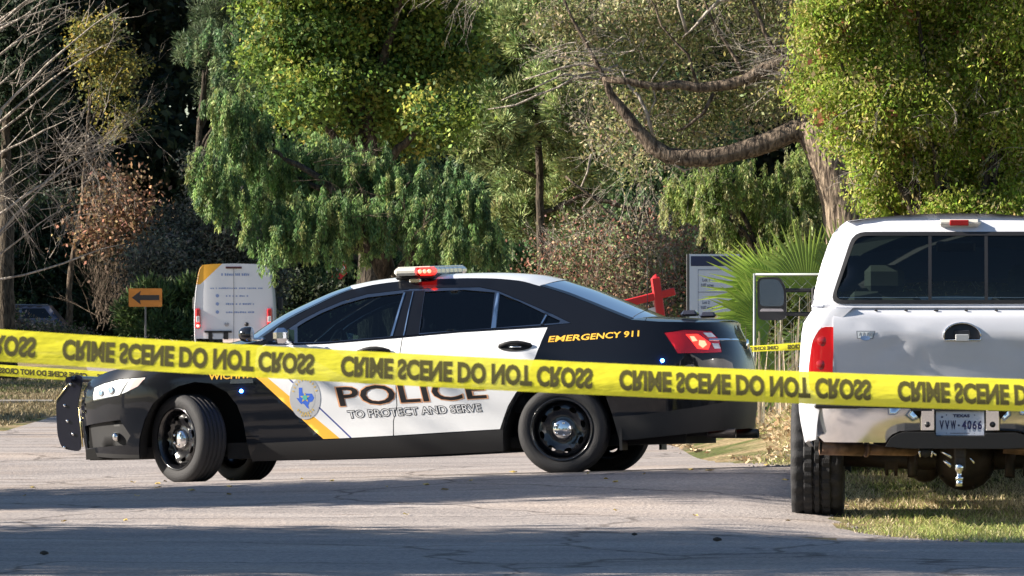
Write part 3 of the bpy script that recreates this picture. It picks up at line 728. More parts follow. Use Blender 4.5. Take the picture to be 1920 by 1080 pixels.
wheel('rear_wheel', car, (2.872, -.805, .325), -1); wheel('rear_wheel', car, (2.872, .805, .325), 1)

# ------------------------------------------------------------------ pickup truck (seen from behind)
TW_ = mat('white_truck_paint', (.66, .67, .72), .3, coat=.6, noise=.06, nscale=3)
TRIMB = mat('black_rubber_trim', (.012, .012, .014), .5)
RUST = mat('rusty_exhaust', (.23, .14, .09), .55, metal=.5, noise=.5, nscale=14, col2=(.10, .06, .04))
AXLE = mat('oily_axle', (.02, .017, .014), .6, noise=.5, nscale=12, col2=(.045, .03, .02))
TGLASS = glass_mat('truck_tinted_glass', (.50, .60, .54), .7)
truck = children_empty('pickup_truck', (2.834, 33.2, -.11), (0, 0, math.radians(-4.45)), 'white pickup truck seen from behind with dented tailgate at the right edge', 'pickup truck')
ZW = [.45, .55, .8, 1.0, 1.28, 1.345, 1.385, 1.402]; WW = [.95, .985, 1.024, 1.02, 1.0, .972, .935, .90]
PT = [-.27, -.12, -.05, 0, .05, .12]; PI_ = [.235, .095, .03, .004, 0, 0]; PY = [.035, .045, .075, .12, .17, .24]
def bedskin(sg):
    def fn(t, z, off=0.):
        W = interp(ZW, WW, z)
        if t >= .12: x, y = W, t + .12; n = Vector((1, 0, 0))
        else:
            x = W - interp(PT, PI_, t); y = interp(PT, PY, t)
            a = interp(PT, PI_, t + .01) - interp(PT, PI_, t - .01); b = interp(PT, PY, t + .01) - interp(PT, PY, t - .01)
            n = Vector((b, a, 0)); n = n.normalized() if n.length > 1e-6 else Vector((0, -1, 0))
        return Vector((sg * (x + n.x * off), y + n.y * off, z))
    return fn
arc_ = [(1.09 - .47 * math.cos(a), .42 + .47 * math.sin(a)) for a in [math.pi * i / 14 for i in range(15)]]
bed = [(-.262, 1.40), (-.262, .80), (-.17, .785), (-.13, .66), (-.10, .565), (.02, .545), (.3, .53), (.62, .50)] + arc_[1:-1] + [(1.56, .50), (2.12, .50), (2.12, 1.40)]
LT = rounded([(-.252, .86), (-.10, .87), (-.085, 1.0), (-.10, 1.2), (-.15, 1.285), (-.252, 1.285)], .03, 2)
for sg in (-1, 1):
    f = bedskin(sg); m_ = MB(); panel(m_, bed, f, .07, [LT], depth=.03, flip=sg < 0)
    bo = m_.build('bed_side', TW_, truck)
    l_ = MB(); panel(l_, shrink(LT, .003), f, .05, depth=.02, off=.006, flip=sg < 0); lo = l_.build('tail_light', mat('truck_red_lens', (.55, .010, .016), .1, coat=1), truck)
    for z in (1.04, 1.19):
        c = f(-.17, z, .004); b_ = MB(); b_.lathe([(.001, -.004), (.03, -.003), (.038, .006)], 16, 'y', tuple(c)); b_.build('bulb_reflector', mat('dark_red_reflector', (.35, .01, .01), .2, coat=1), lo)
    s_ = MB(); s_.box((sg * .90, 1.2, 1.412), (.085, 2.1, .022), bev=.008); s_.build('bed_rail', TW_, truck)
    w_ = MB(); w_.grid([[(sg * (.55), .3 + .1 * i, .55 + .0 * i) for i in range(2)]] * 1 + [[(sg * .55, .3, .6), (sg * .55, 2.2, .6)], [(sg * .9, .3, .6), (sg * .9, 2.2, .6)]][:0] or [[(sg * .55, .2, .95), (sg * .55, 2.3, .95)], [(sg * .93, .2, .95), (sg * .93, 2.3, .95)]]); w_.build('wheel_house', DARKM, truck)
TZ = [.785, .95, 1.12, 1.22, 1.30, 1.355, 1.385, 1.402]; TY = [.092, .066, .032, .014, .024, .040, .060, .09]
def tg(x, z, off=0.):
    y = interp(TZ, TY, z)
    for cx_, cz_, sx, sz, d, rot in ((-.42, 1.17, .10, .045, .016, .5), (-.33, 1.24, .12, .02, -.008, .3), (-.02, 1.05, .22, .07, .008, 0), (-.60, .98, .16, .10, .008, .4), (.45, 1.12, .2, .06, .010, -.3), (-.22, 1.06, .015, .05, .006, .2), (.12, 1.17, .3, .02, .006, 0), (-.64, 1.31, .05, .02, .008, 0), (.6, 1.28, .08, .03, .008, .2)):
        dx, dz = x - cx_, z - cz_; dx, dz = dx * math.cos(rot) + dz * math.sin(rot), -dx * math.sin(rot) + dz * math.cos(rot)
        y += d * math.exp(-(dx / sx) ** 2 - (dz / sz) ** 2)
    y += .004 * math.sin(x * 9 + z * 5) * math.exp(-((z - 1.0) / .2) ** 2)
    return Vector((x, y - off, z))
D_ = [(.014 + .118 * math.cos(a), 1.215 + .09 * math.sin(a)) for a in [math.pi * i / 12 for i in range(13)]] + [(-.10, 1.197), (.128, 1.197)]
D_ = [(.014 + .118 * math.cos(a), 1.222 + .085 * math.sin(a)) for a in [math.pi * i / 12 for i in range(13)]] + [(-.098, 1.197), (.126, 1.197)]
m_ = MB(); panel(m_, [(-.80, .79), (.80, .79), (.80, 1.40), (-.80, 1.40)], tg, .035, [D_], depth=.03)
tail = m_.build('tailgate', TW_, truck)
h = MB(); panel(h, D_, tg, .05, depth=0, off=-.025); h.box((.012, .028, 1.235), (.10, .02, .055), mi=0, bev=.006); hd = h.build('tailgate_handle', [mat('handle_black', (.02, .022, .03), .4)], tail)
h = MB(); h.box((.014, .012, 1.212), (.085, .012, .045), bev=.004); h.build('handle_flap', mat('grey_metal_flap', (.5, .51, .52), .4, metal=.4), hd)
h = MB(); h.tube([tuple(tg(a, b, .004)) for a, b in D_ + [D_[0]]], .006, 6); h.build('handle_bezel', CHROME, tail)
bm_ = MB(); DEC = mat('decal_outline', (.2, .22, .26), .5); DECB = mat('decal_blue', (.2, .32, .55), .5)
panel(bm_, [(-.65, 1.206), (-.548, 1.206), (-.534, 1.256), (-.655, 1.256)], tg, .04, depth=0, off=.003, mi=0); panel(bm_, [(-.644, 1.211), (-.553, 1.211), (-.542, 1.251), (-.648, 1.251)], tg, .04, depth=0, off=.005, mi=1)
panel(bm_, [(-.597 + .032 * math.cos(a), 1.21 + .015 * math.sin(a)) for a in [2 * math.pi * i / 14 for i in range(14)]], tg, .04, depth=0, off=.007, mi=2)
for k in range(4): panel(bm_, [(-.637 + k * .024, 1.224), (-.629 + k * .024, 1.224), (-.624 + k * .024, 1.246), (-.632 + k * .024, 1.246)], tg, .04, depth=0, off=.0062, mi=0)
bm_.build('tailgate_sticker', [DEC, mat('decal_pale', (.6, .65, .68), .5), DECB], tail)
for k in range(8):
    c = MB(); x = -.72 + k * .19; c.box((x, tg(x, 1.385).y - .004, 1.386), (.022 if k % 3 else .03, .01, .010), bev=.003); c.build('cap_clip', TRIMB, tail)
m_ = MB(); m_.box((0, .10, 1.405), (1.58, .07, .012), bev=.004); m_.build('tailgate_cap', TW_, tail)
# bumper
def bmp(x, z, off=0.):
    y = -.06 + .17 * min(1., abs(x) / .95) ** 7 + .012 * ((z - .66) / .11) ** 2 + (.768 - z) * .36
    return Vector((x, y - off, z))
for sg in (-1, 1):
    P_ = [(-.93, .768), (-.60, .768), (-.315, .765), (-.255, .70), (-.25, .628), (-.38, .622), (-.43, .60), (-.47, .548), (-.86, .548), (-.915, .60), (-.93, .68)]
    P_ = [(a * -sg, b) for a, b in P_]; P_ = P_ if sg < 0 else P_[::-1]
    m_ = MB(); panel(m_, P_, bmp, .05, depth=.05, flip=False); b0 = m_.build('bumper_wing', mat('worn_chrome', (.93, .93, .94), .16, metal=1.), truck, recalc=False)
    m_ = MB(); xx = sg * .205
    m_.box((xx, -.035, .69), (.085, .01, .13), bev=.004); m_.box((xx - sg * .035, -.045, .70), (.012, .02, .12)); m_.build('plate_bracket', CHROME, truck)
    m_ = MB(); m_.lathe([(.001, -.008), (.018, -.006), (.019, .004)], 14, 'y', (xx, -.045, .665)); m_.build('bracket_hole', TRIMB, truck)
m_ = MB(); m_.box((0, .02, .778), (1.84, .13, .028), bev=.01); m_.box((0, .0, .76), (.62, .1, .02)); m_.build('bumper_pad', TRIMB, truck)
PD = [(-.47, .525), (-.44, .575), (-.40, .603), (-.35, .618), (-.16, .616), (-.15, .592), (.15, .592), (.16, .612), (.35, .614), (.40, .60), (.44, .575), (.47, .525), (.3, .515), (-.3, .515)]
m_ = MB(); m_.poly_prism(PD, lambda a, b, h: (a, -.10 + h, b), .2); m_.build('bumper_step', PLAST, truck, recalc=True)
m_ = MB(); m_.box((0, .02, .68), (.42, .03, .17)); m_.build('plate_recess', TRIMB, truck)
pl = MB(); pl.box((0, -.028, .672), (.305, .006, .155), bev=.002); fm = frame_map((-.1525, -.0325, .5945), (.305, 0, 0), (0, 0, .155))
plate = pl.build('licence_plate', mat('texas_plate', (.55, .58, .66), .5), truck)
PLK = mat('plate_ink', (.01, .012, .07), .5)
t_ = MB(); sub = lambda a0, b0, a1, b1: (lambda a, b: fm(a0 + (a1 - a0) * a, b0 + (b1 - b0) * b, .002))
add_text(t_, 'TEXAS', sub(.35, .745, .70, .87), .045); [add_text(t_, c_, sub(.075 + .115 * i_, .25, .165 + .115 * i_ + (.02 if c_ == 'W' else 0), .62), .03) for i_, c_ in enumerate('VVW')]; [add_text(t_, c_, sub(.54 + .108 * i_, .25, .63 + .108 * i_, .62), .03) for i_, c_ in enumerate('4066')]
for (a, b, r) in ((.475, .42, .03), (.22, .84, .018), (.80, .84, .018), (.22, .1, .012), (.80, .1, .012), (.13, .76, .03)):
    t_.add([fm(a + (r if i % 2 == 0 else r * .45) * math.cos(math.pi * i / 5 + math.pi / 2), b + 1.9 * (r if i % 2 == 0 else r * .45) * math.sin(math.pi * i / 5 + math.pi / 2), .002) for i in range(10)], [tuple(range(10))])
t_.add([fm(a, b, .002) for a, b in ((.3, .09), (.7, .09), (.7, .11), (.3, .11))], [(0, 1, 2, 3)])
t_.build('plate_lettering', PLK, plate)
# underneath
m_ = MB(); m_.tube([(-.885, .16, .512), (-.75, .2, .507), (-.62, .24, .50)], [.048, .047, .046], 14); m_.tube([(-.64, .235, .50), (-.45, .3, .492), (-.30, .38, .488), (-.25, 1.2, .5)], [.038, .036, .036, .036], 12); m_.tube([(-.60, .245, .5), (-.585, .25, .499)], .052, 14)
m_.build('exhaust_pipe', RUST, truck)
m_ = MB(); m_.lathe([(.046, 0), (.036, .008), (.001, .03)], 14, 'x', (-.888, .159, .512)); m_.build('exhaust_mouth', DARKM, truck)
m_ = MB(); m_.tube([(.28, .35, .515), (.45, .35, .50), (.8, .35, .50)], .045, 12); m_.build('exhaust_hanger_pipe', RUST, truck)
m_ = MB(); m_.box((-.42, 2.4, .63), (.09, 4.6, .18)); m_.box((.42, 2.4, .63), (.09, 4.6, .18)); m_.box((0, .35, .56), (1.1, .12, .12)); m_.box((0, 1.5, .72), (.9, .1, .1)); m_.box((0, 2.9, .62), (.9, .5, .1)); m_.box((0, 1.2, .92), (1.1, 2.1, .04)); m_.build('frame_rails', AXLE, truck)
m_ = MB(); m_.tube([(-.78, 1.2, .42), (-.2, 1.2, .41), (.2, 1.2, .41), (.78, 1.2, .42)], [.06, .075, .075, .06], 12); ax_ = m_.build('rear_axle', AXLE, truck)
m_ = MB(); m_.lathe([(.001, -.19), (.08, -.185), (.16, -.14), (.20, -.05), (.205, .03), (.15, .14), (.08, .2), (.05, .3)], 20, 'y', (.04, 1.2, .405)); 
for i in range(10): a = 2 * math.pi * i / 10; m_.lathe([(.001, -.008), (.012, 0)], 6, 'y', (.04 + .185 * math.cos(a), 1.10, .405 + .185 * math.sin(a)))
m_.build('differential', AXLE, truck)
for x in (-.44, .46):
    m_ = MB()
    for k in range(4): m_.box((x, 1.2, .48 - .012 * k), (.075, 1.5 - .25 * k, .012))
    m_.box((x, 1.2, .40), (.09, .12, .12)); m_.tube([(x - .03, 1.15, .52), (x - .03, 1.15, .30)], .012, 6); m_.tube([(x + .03, 1.15, .52), (x + .03, 1.15, .30)], .012, 6); m_.build('leaf_spring', AXLE, truck)
for x, s_ in ((-.30, 1), (.33, 1)):
    m_ = MB(); m_.tube([(x, 1.0, .30), (x * 1.02, 1.05, .48)], .034, 10); m_.tube([(x * 1.02, 1.05, .48), (x * 1.05, 1.1, .75)], .024, 10); m_.build('shock_absorber', AXLE, truck)
m_ = MB(); m_.lathe([(.001, -.12), (.09, -.11), (.11, 0), (.09, .11), (.001, .12)], 16, 'y', (-.22, 1.3, .36)); m_.build('brake_line_cover', AXLE, truck)
m_ = MB(); m_.box((0, .1, .49), (.075, .3, .075), bev=.01); m_.box((0, -.02, .45), (.07, .05, .14), bev=.006); hb = m_.build('hitch_receiver', AXLE, truck)
m_ = MB(); m_.lathe([(.001, .03), (.02, .028), (.028, .012), (.028, -.01), (.016, -.025), (.016, -.05), (.026, -.055), (.026, -.075), (.001, -.08)][::-1], 16, 'z', (-.005, -.07, .39)); m_.lathe([(.001, .02), (.024, .018), (.024, -.018), (.001, -.02)][::-1], 6, 'z', (-.005, -.07, .295)); m_.build('tow_ball', CHROME, hb)
m_ = MB()
for (a, b, c) in (((-.12, -.02, .50), (-.05, -.03, .455), .010), ((-.10, -.02, .44), (-.055, -.03, .40), .012), ((.06, -.02, .46), (.09, -.02, .42), .006), ((-.17, -.02, .49), (-.15, -.02, .47), .007)): m_.tube([a, b], c, 8)
m_.build('safety_chain_loop', CHROME, hb)
m_ = MB(); m_.lathe([(.001, -.03), (.034, -.028), (.036, .03)], 16, 'y', (-.215, .0, .49)); pg = m_.build('trailer_socket', TRIMB, truck)
for a_, b_ in ((-.25, -.256), (-.18, -.174)):
    m_ = MB(); m_.tube([(a_, -.02, .515), (b_, -.03, .49), (a_, -.02, .46)], .007, 6); m_.build('socket_clip', CHROME, pg)
def truck_wheel(name, x, y, sg):
    W = bpy.data.objects.new(name, None); COL.objects.link(W); W.parent = truck; W.location = (x, y, .42); W.rotation_euler = (0, 0, math.radians(-90))
    w = .163; r = .42
    md = lambda j, i: (1 if j % 4 < 2 else .972)
    inner = [(.23, -w * .9), (.25, -w), (.33, -w * 1.06), (.385, -w * 1.02)]
    sh = [(.408, -w * .94), (.417, -w * .78)]
    t = MB(); t.lathe(inner, 96); t.lathe([(a, -b) for a, b in inner[::-1]], 96)
    tread = [inner[-1]] + sh + [(.402, -w * .58), (.402, -w * .55)] 
    t.lathe(tread, 96, mod=lambda j, i: (1 if (j % 4 < 2 or i == 0) else .965)); t.lathe([(a, -b) for a, b in tread[::-1]], 96, mod=lambda j, i: (1 if ((j + 2) % 4 < 2 or i == 4) else .965))
    t.lathe([(.402, -w * .55), (.418, -w * .5), (.418, -w * .22), (.404, -w * .18), (.404, -w * .12), (.42, -w * .08), (.42, w * .08), (.404, w * .12), (.404, w * .18), (.418, w * .22), (.418, w * .5), (.402, w * .55)], 96, mod=lambda j, i: (1 if ((j + i // 4) % 3) or i in (0, 11) else .975), smooth=False)
    t.build('tyre', RUBBER, W)
    q = MB(); q.lathe([(.235, sg * w * .95), (.22, sg * w * .7), (.20, sg * w * .2), (.08, sg * w * .1), (.07, sg * w * .6), (.001, sg * w * .65)], 32); q.lathe([(.235, -sg * w * .9), (.2, -sg * w * .4), (.17, -sg * .03), (.001, -sg * .03)], 32); q.build('rim', mat('alloy_wheel', (.4, .4, .42), .35, metal=.9), W)
for nm, y in (('rear_wheel', 1.2), ('front_wheel', 5.0)):
    for sg in (-1, 1): truck_wheel(nm, sg * .92, y, sg)
# cab
CZ_ = [.55, 1.2, 1.42, 1.52, 1.70, 1.82, 1.90, 1.96, 1.99]; CWd = [.98, 1.0, .985, .965, .918, .88, .845, .79, .75]
def cside(sg):
    return lambda y, z, off=0.: Vector((sg * (interp(CZ_, CWd, z) + off), y, z))
for sg in (-1, 1):
    f = cside(sg); m_ = MB()
    wr = rounded([(2.62, 1.46), (2.68, 1.87), (3.2, 1.88), (3.2, 1.46)], .04, 2); wf = rounded([(3.32, 1.46), (3.32, 1.88), (3.88, 1.88), (4.5, 1.46)], .04, 2)
    arc2 = [(5.0 - .47 * math.cos(a), .42 + .47 * math.sin(a)) for a in [math.pi * i / 12 for i in range(13)]]
    panel(m_, [(2.43, .55), (4.5, .55)] + arc2 + [(5.5, .5), (5.85, .55), (5.9, 1.15), (5.6, 1.25), (4.8, 1.38), (3.95, 1.985), (2.63, 1.985), (2.54, 1.93), (2.43, 1.46), (2.42, .55)], f, .1, [wr, wf], depth=.004, flip=sg < 0)
    m_.build('cab_side', TW_, truck)
    for w in (wr, wf):
        q = MB(); panel(q, w, f, .15, depth=0, off=-.012, flip=sg < 0); q.build('side_window', TGLASS, truck)
bk = [2.345, 2.345, 2.40, 2.52]
def cback(x, z, off=0.):
    W = interp(CZ_, CWd, z); y = interp([1.0, 1.42, 1.9, 1.96, 2.0, 2.05], [2.33, 2.335, 2.44, 2.475, 2.53, 2.62], z) + .10 * min(1.1, abs(x) / W) ** 9
    return Vector((x, y - off, z))
WN = rounded([(-.865, 1.425), (.865, 1.425), (.705, 1.915), (-.705, 1.915)], .085, 4)
edge = [(-interp(CZ_, CWd, z), z) for z in (1.0, 1.2, 1.42, 1.52, 1.62, 1.72, 1.82, 1.90, 1.96, 1.985)]
top_ = [(-.75 + 1.5 * i / 12, 1.99 + .05 * (1 - (2 * i / 12 - 1) ** 2)) for i in range(13)]
m_ = MB(); panel(m_, edge + top_ + [(-a, b) for a, b in edge[::-1]], cback, .06, [WN], depth=.02, flip=True); m_.build('cab_back', TW_, truck, recalc=False)
WI = rounded([(-.835, 1.452), (.835, 1.452), (.683, 1.888), (-.683, 1.888)], .07, 4)
m_ = MB(); panel(m_, WN, cback, .05, [WI], depth=.02, off=.006); rw = m_.build('rear_window_seal', TRIMB, truck)
m_ = MB(); panel(m_, WI, cback, .1, depth=0, off=-.004); m_.build('rear_window_glass', TGLASS, rw)
for x in (-.185, .195):
    m_ = MB(); panel(m_, [(x - .011, 1.452), (x + .011, 1.452), (x + .011, 1.888), (x - .011, 1.888)], cback, .06, depth=.012, off=.004); m_.build('slider_frame', TRIMB, rw)
m_ = MB(); panel(m_, [(-.8, 1.466), (.8, 1.466), (.8, 1.47), (-.8, 1.47)], cback, .1, depth=.003, off=.002); m_.build('slider_track', SATIN, rw)
m_ = MB(); rows = []
for y in (2.53, 2.62, 2.8, 3.2, 3.6, 3.95):
    rows.append([(-.75 + 1.5 * i / 12, y if y > 2.6 else cback(0, 1.99).y - .005, 1.987 + .055 * (1 - (2 * i / 12 - 1) ** 2)) for i in range(13)])
m_.grid(rows); m_.build('cab_roof', TW_, truck)
m_ = MB(); m_.grid([[(-.75 + 1.5 * i / 8, 3.95, 1.98 + .055 * (1 - (2 * i / 8 - 1) ** 2)) for i in range(9)], [(-.94 + 1.88 * i / 8, 4.78 + .12 * (1 - (2 * i / 8 - 1) ** 2), 1.39) for i in range(9)]]); m_.build('windscreen', glass_mat('clear_windscreen', (.75, .8, .78), .8), truck)
m_ = MB(); m_.grid([[(v * .97, y, z + .07 * (1 - v * v)) for v in (-1, -.6, -.2, .2, .6, 1)] for y, z in ((4.78, 1.38), (5.2, 1.33), (5.6, 1.27), (5.9, 1.15))]); m_.box((0, 5.92, .9), (1.8, .08, .5), bev=.03); m_.box((0, 5.97, .6), (1.9, .12, .2), bev=.03); m_.build('hood_and_front', TW_, truck)
m_ = MB(); m_.box((0, 3.6, .62), (1.8, 2.4, .1)); m_.box((0, 4.55, 1.2), (1.7, .35, .3), bev=.06); m_.box((0, 2.5, 1.1), (1.7, .12, .55)); m_.build('cab_interior', SEATM, truck)
for x, y in ((-.50, 3.55), (.50, 3.55)):
    m_ = MB(); m_.box((x, y - .05, 1.18), (.52, .16, .66), bev=.06); m_.box((x, y + .2, .85), (.5, .5, .15), bev=.05); m_.box((x, y - .09, 1.60), (.28, .1, .19), bev=.045); m_.tube([(x - .06, y - .08, 1.4), (x - .06, y - .08, 1.55)], .008, 6); m_.tube([(x + .06, y - .08, 1.4), (x + .06, y - .08, 1.55)], .008, 6); m_.build('seat', SEATM, truck)
m_ = MB(); m_.box((0, 2.75, 1.2), (1.5, .14, .5), bev=.05); m_.box((-.62, 2.72, 1.46), (.22, .09, .1), bev=.03); m_.build('rear_bench', SEATM, truck)
m_ = MB(); m_.box((0, 4.02, 1.83), (.28, .03, .075), bev=.015); m_.build('inside_mirror', TRIMB, truck)
bl = MB(); bl.box((.014, 2.50, 1.975), (.29, .14, .05), bev=.02); bo = bl.build('high_brake_light', mat('cream_cargo_lamp', (.6, .57, .5), .3, coat=.6), truck)
bl = MB(); bl.box((.014, 2.427, 1.975), (.13, .012, .04), bev=.005); bl.build('brake_lens', mat('dull_red_lens', (.30, .008, .01), .2, coat=1), bo)
for sg in (-1, 1):
    m_ = MB(); m_.poly_prism(rounded([(-.105, -.155), (.1, -.155), (.105, .155), (-.06, .155), (-.105, .07)], .05, 4), lambda a, b, h: (sg * 1.315 - sg * a * -1, 4.42 + h, 1.46 + b), .11); mo = m_.build('towing_mirror', TRIMB, truck, recalc=True)
    q = MB(); q.poly_prism(rounded([(-.088, -.055), (.086, -.055), (.088, .14), (-.05, .14), (-.088, .07)], .035, 4), lambda a, b, h: (sg * 1.315 + sg * a, 4.406 + h + (b - .14) * -.0 + (b + .06) * .0, 1.46 + b), .006); q.build('mirror_glass', mat('mirror_glass', (.10, .14, .20), .12, metal=.6, coat=1), mo, recalc=True)  # dark blue tint stands in for the sky reflected in the glass
    q = MB(); q.poly_prism(rounded([(-.085, -.14), (.084, -.14), (.084, -.072), (-.085, -.072)], .02, 3), lambda a, b, h: (sg * 1.315 + sg * a, 4.409 + h - b * .12, 1.46 + b), .006); q.build('wide_angle_glass', mat('wide_mirror_glass', (.75, .78, .85), .1, metal=1.), mo, recalc=True)
    for z in (1.35, 1.52):
        q = MB(); q.box((sg * 1.13, 4.46, z), (.22, .05, .03), bev=.008); q.build('mirror_arm', TRIMB, mo)
    q = MB(); q.box((sg * 1.01, 4.46, 1.43), (.04, .12, .22), bev=.01); q.build('mirror_foot', TRIMB, mo)

# ------------------------------------------------------------------ cordon tape
def tape_mat():
    m = bpy.data.materials.new('yellow_plastic_tape'); m.use_nodes = True; n = m.node_tree.nodes; l = m.node_tree.links; n.clear()
    o = n.new('ShaderNodeOutputMaterial'); b = n.new('ShaderNodeBsdfPrincipled'); tc = n.new('ShaderNodeTexCoord'); mp = n.new('ShaderNodeMapping'); mp.inputs['Scale'].default_value = (5, 5, 22); nz = n.new('ShaderNodeTexNoise'); nz.inputs['Scale'].default_value = 1.; nz.inputs['Detail'].default_value = 5; bp = n.new('ShaderNodeBump'); bp.inputs['Strength'].default_value = .5; bp.inputs['Distance'].default_value = .03; l.new(tc.outputs['Object'], mp.inputs[0]); l.new(mp.outputs[0], nz.inputs['Vector']); l.new(nz.outputs[0], bp.inputs['Height']); l.new(bp.outputs[0], b.inputs['Normal']); b.inputs['Base Color'].default_value = (.90, .84, .05, 1); b.inputs['Roughness'].default_value = .38
    t = n.new('ShaderNodeBsdfTranslucent'); t.inputs[0].default_value = (.9, .82, .04, 1); mx = n.new('ShaderNodeMixShader'); mx.inputs[0].default_value = .35
    l.new(b.outputs[0], mx.inputs[1]); l.new(t.outputs[0], mx.inputs[2]); tp = n.new('ShaderNodeBsdfTransparent'); m5 = n.new('ShaderNodeMixShader'); m5.inputs[0].default_value = .05; l.new(mx.outputs[0], m5.inputs[1]); l.new(tp.outputs[0], m5.inputs[2]); l.new(m5.outputs[0], o.inputs[0]); return m
TAPE = tape_mat(); TINK = mat('tape_print', (.075, .065, .010), .6)
def tape(x0, x1, y0, y1, zfn, wid, start, period, txtlen, mode, label, tilt, cap=.62, twist=None, group=None):
    def P(x, b, off=0.):
        y = y0 + (y1 - y0) * (x - x0) / (x1 - x0); z = zfn(x); q = (b - .5); tw = twist(x) if twist else 0.
        t = tilt(x)
        yy = t * q + .020 * (q * 2) ** 2 * wid / .076 * (.6 + .4 * math.sin(x * 2.1)); zz = wid * q
        yy, zz = yy * wid / .076, zz
        if tw: yy, zz = yy * math.cos(tw) - zz * math.sin(tw), yy * math.sin(tw) + zz * math.cos(tw)
        return Vector((x, y - off + yy, z + zz))
    m_ = MB(); n = int((x1 - x0) / (.04 if wid < .08 else .06)) + 1
    m_.grid([[P(x0 + (x1 - x0) * i / n, j / 6) for i in range(n + 1)] for j in range(7)])
    o = m_.build('cordon_tape', TAPE); tag(o, label, 'crime scene tape', group)
    k = start
    while k < x1:
        if k > x0 - period:
            def f(a, b):
                if mode == 'vflip': return P(k + txtlen * a, .5 + cap * (.5 - b), .0007)
                return P(k + txtlen * (1 - a), .5 + cap * (b - .5), .0012)
            tt = 'CRIME SCENE DO NOT CROSS'; v, fs, _ = text_geo(tt, .05)
            
            if k > x0 and k + txtlen < x1: t = MB(); t.add([f(a, b) for a, b in v], fs); t.build('tape_lettering', TINK, o)
        k += period
    return o
# the near one: text runs 0.599 m in every 0.664 m
f_ = 12.5 / 9840
def zfront(x):
    u = (x / f_ + 960) / 1920
    return 1.35 + (560 - (647.5 + 128 * u - 38 * u * u * .9 )) * f_
tape(-2.6, 2.6, 12.5, 12.5, zfront, .0762, (118 - 960) * f_ - .664 * 2, 522 * f_, 473 * f_, 'vflip', 'wide yellow crime scene tape stretched across the front, its print upside down', lambda x: .040 + .010 * math.sin(x * 1.3 + 1), cap=.66)
f2 = 42.6 / 9840
tape(-9., -2.2, 42.9, 42.4, lambda x: 1.35 + (560 - 694 - (x / f2 + 960) * .065) * f2, .092, -4.16 - .0, .80, .72, 'hflip', 'yellow crime scene tape behind the police car hood, its print mirrored', lambda x: .01, cap=.52)
f3 = 47 / 9840
tape(1.2, 5.2, 47, 46.6, lambda x: 1.35 + (560 - 652 + (x / f3 + 960 - 1440) * .05) * f3, .066, 1.3, .58, .5, 'hflip', 'thin twisted yellow crime scene tape behind the truck mirror', lambda x: .01, cap=.6, twist=lambda x: .5 * math.sin(x * 5.0))

# ------------------------------------------------------------------ white van far up the road
VANW = mat('van_white', (.70, .71, .74), .35, coat=.4); ORNG = mat('van_orange', (.85, .42, .04), .4)
van = children_empty('cargo_van', (-7.16, 135, GZ(-7.16, 135)), (0, 0, math.radians(1.5)), 'white cargo van with an orange corner driving away behind the police car', 'van')
VZ = [.35, .6, 1.2, 1.7, 2.2, 2.42, 2.50, 2.52]; VW_ = [.98, 1.01, 1.025, 1.0, .93, .87, .80, .74]
rows = []
hw = lambda z: interp(VZ, VW_, z)
sec = [(-hw(z), z) for z in (.35, .6, 1.0, 1.4, 1.8, 2.1, 2.3, 2.42, 2.5)] + [(-.5, 2.525), (0, 2.535), (.5, 2.525)] + [(hw(z), z) for z in (2.5, 2.42, 2.3, 2.1, 1.8, 1.4, 1.0, .6, .35)]
m_ = MB(); m_.grid([[(x * k, y, z) for x, z in sec] for y, k in ((.08, .985), (.16, 1.0), (3.8, 1.0))]); 
m_.grid([[(x * k, y, min(z, zt) if z > .8 else z) for x, z in sec] for y, k, zt in ((3.8, 1., 9), (4.6, .99, 1.9), (5.2, .95, 1.25), (5.5, .9, .95))]); m_.build('body', VANW, van)
m_ = MB(); fvan = lambda x, z, off=0.: Vector((x, .07 - off + .05 * abs(x) ** 6, z))
panel(m_, sec[1:-1], fvan, .15, depth=.0, regions=[([(-1.1, 1.98), (-.86, 2.0), (-.30, 2.53), (-1.1, 2.6)], 1)]); rd = m_.build('rear_door', [VANW, ORNG], van)
m_ = MB(); m_.box((0, .045, 1.4), (.012, .01, 2.0)); m_.build('door_seam', mat('seam_grey', (.2, .2, .22), .6), rd)
m_ = MB(); m_.grid([[(x * 1.004, y, z) for x, z in sec[5:9]] for y in (.1, 2.6)]); m_.build('side_stripe', ORNG, van)
for x in (-.18, .33):
    m_ = MB(); m_.lathe([(.001, -.02), (.05, -.015), (.055, 0)], 14, 'y', (x, .05, .97)); m_.build('door_handle', TRIMB if x > 0 else mat('grey_lock', (.35, .35, .37), .5), rd)
for sg in (-1, 1):
    m_ = MB(); m_.box((sg * .92, .06, 1.12), (.13, .1, .52), bev=.03, mi=0); tl = m_.build('tail_light', mat('van_red_lens', (.45, .02, .03), .2, coat=1), van)
    m_ = MB(); m_.box((sg * .92, .005, 1.1), (.09, .02, .16), bev=.01); m_.build('reversing_lens', LENSW, tl)
    m_ = MB(); m_.lathe([(.001, -.03), (.035, -.02), (.04, 0)], 12, 'y', (sg * .92, .0, .93)); m_.build('brake_lamp', mat('van_brake_lit', (.8, .05, .05), .3, emit=(1, .06, .05), es=7), tl)
    m_ = MB(); m_.box((sg * .80, .0, .40), (.4, .2, .22), bev=.05); m_.build('bumper_corner', PLAST, van)
    m_ = MB(); m_.box((sg * 1.12, 4.2, 1.5), (.16, .1, .36), bev=.04); m_.build('wing_mirror', TRIMB, van)
    for y in (.95, 4.6):
        W = MB(); W.lathe([(.2, -.1), (.33, -.1), (.34, 0), (.33, .1), (.2, .1)], 24, 'x', (sg * .86, y, .34)); W.lathe([(.2, 0), (.001, 0)], 16, 'x', (sg * .95, y, .34)); W.build('wheel', RUBBER, van)
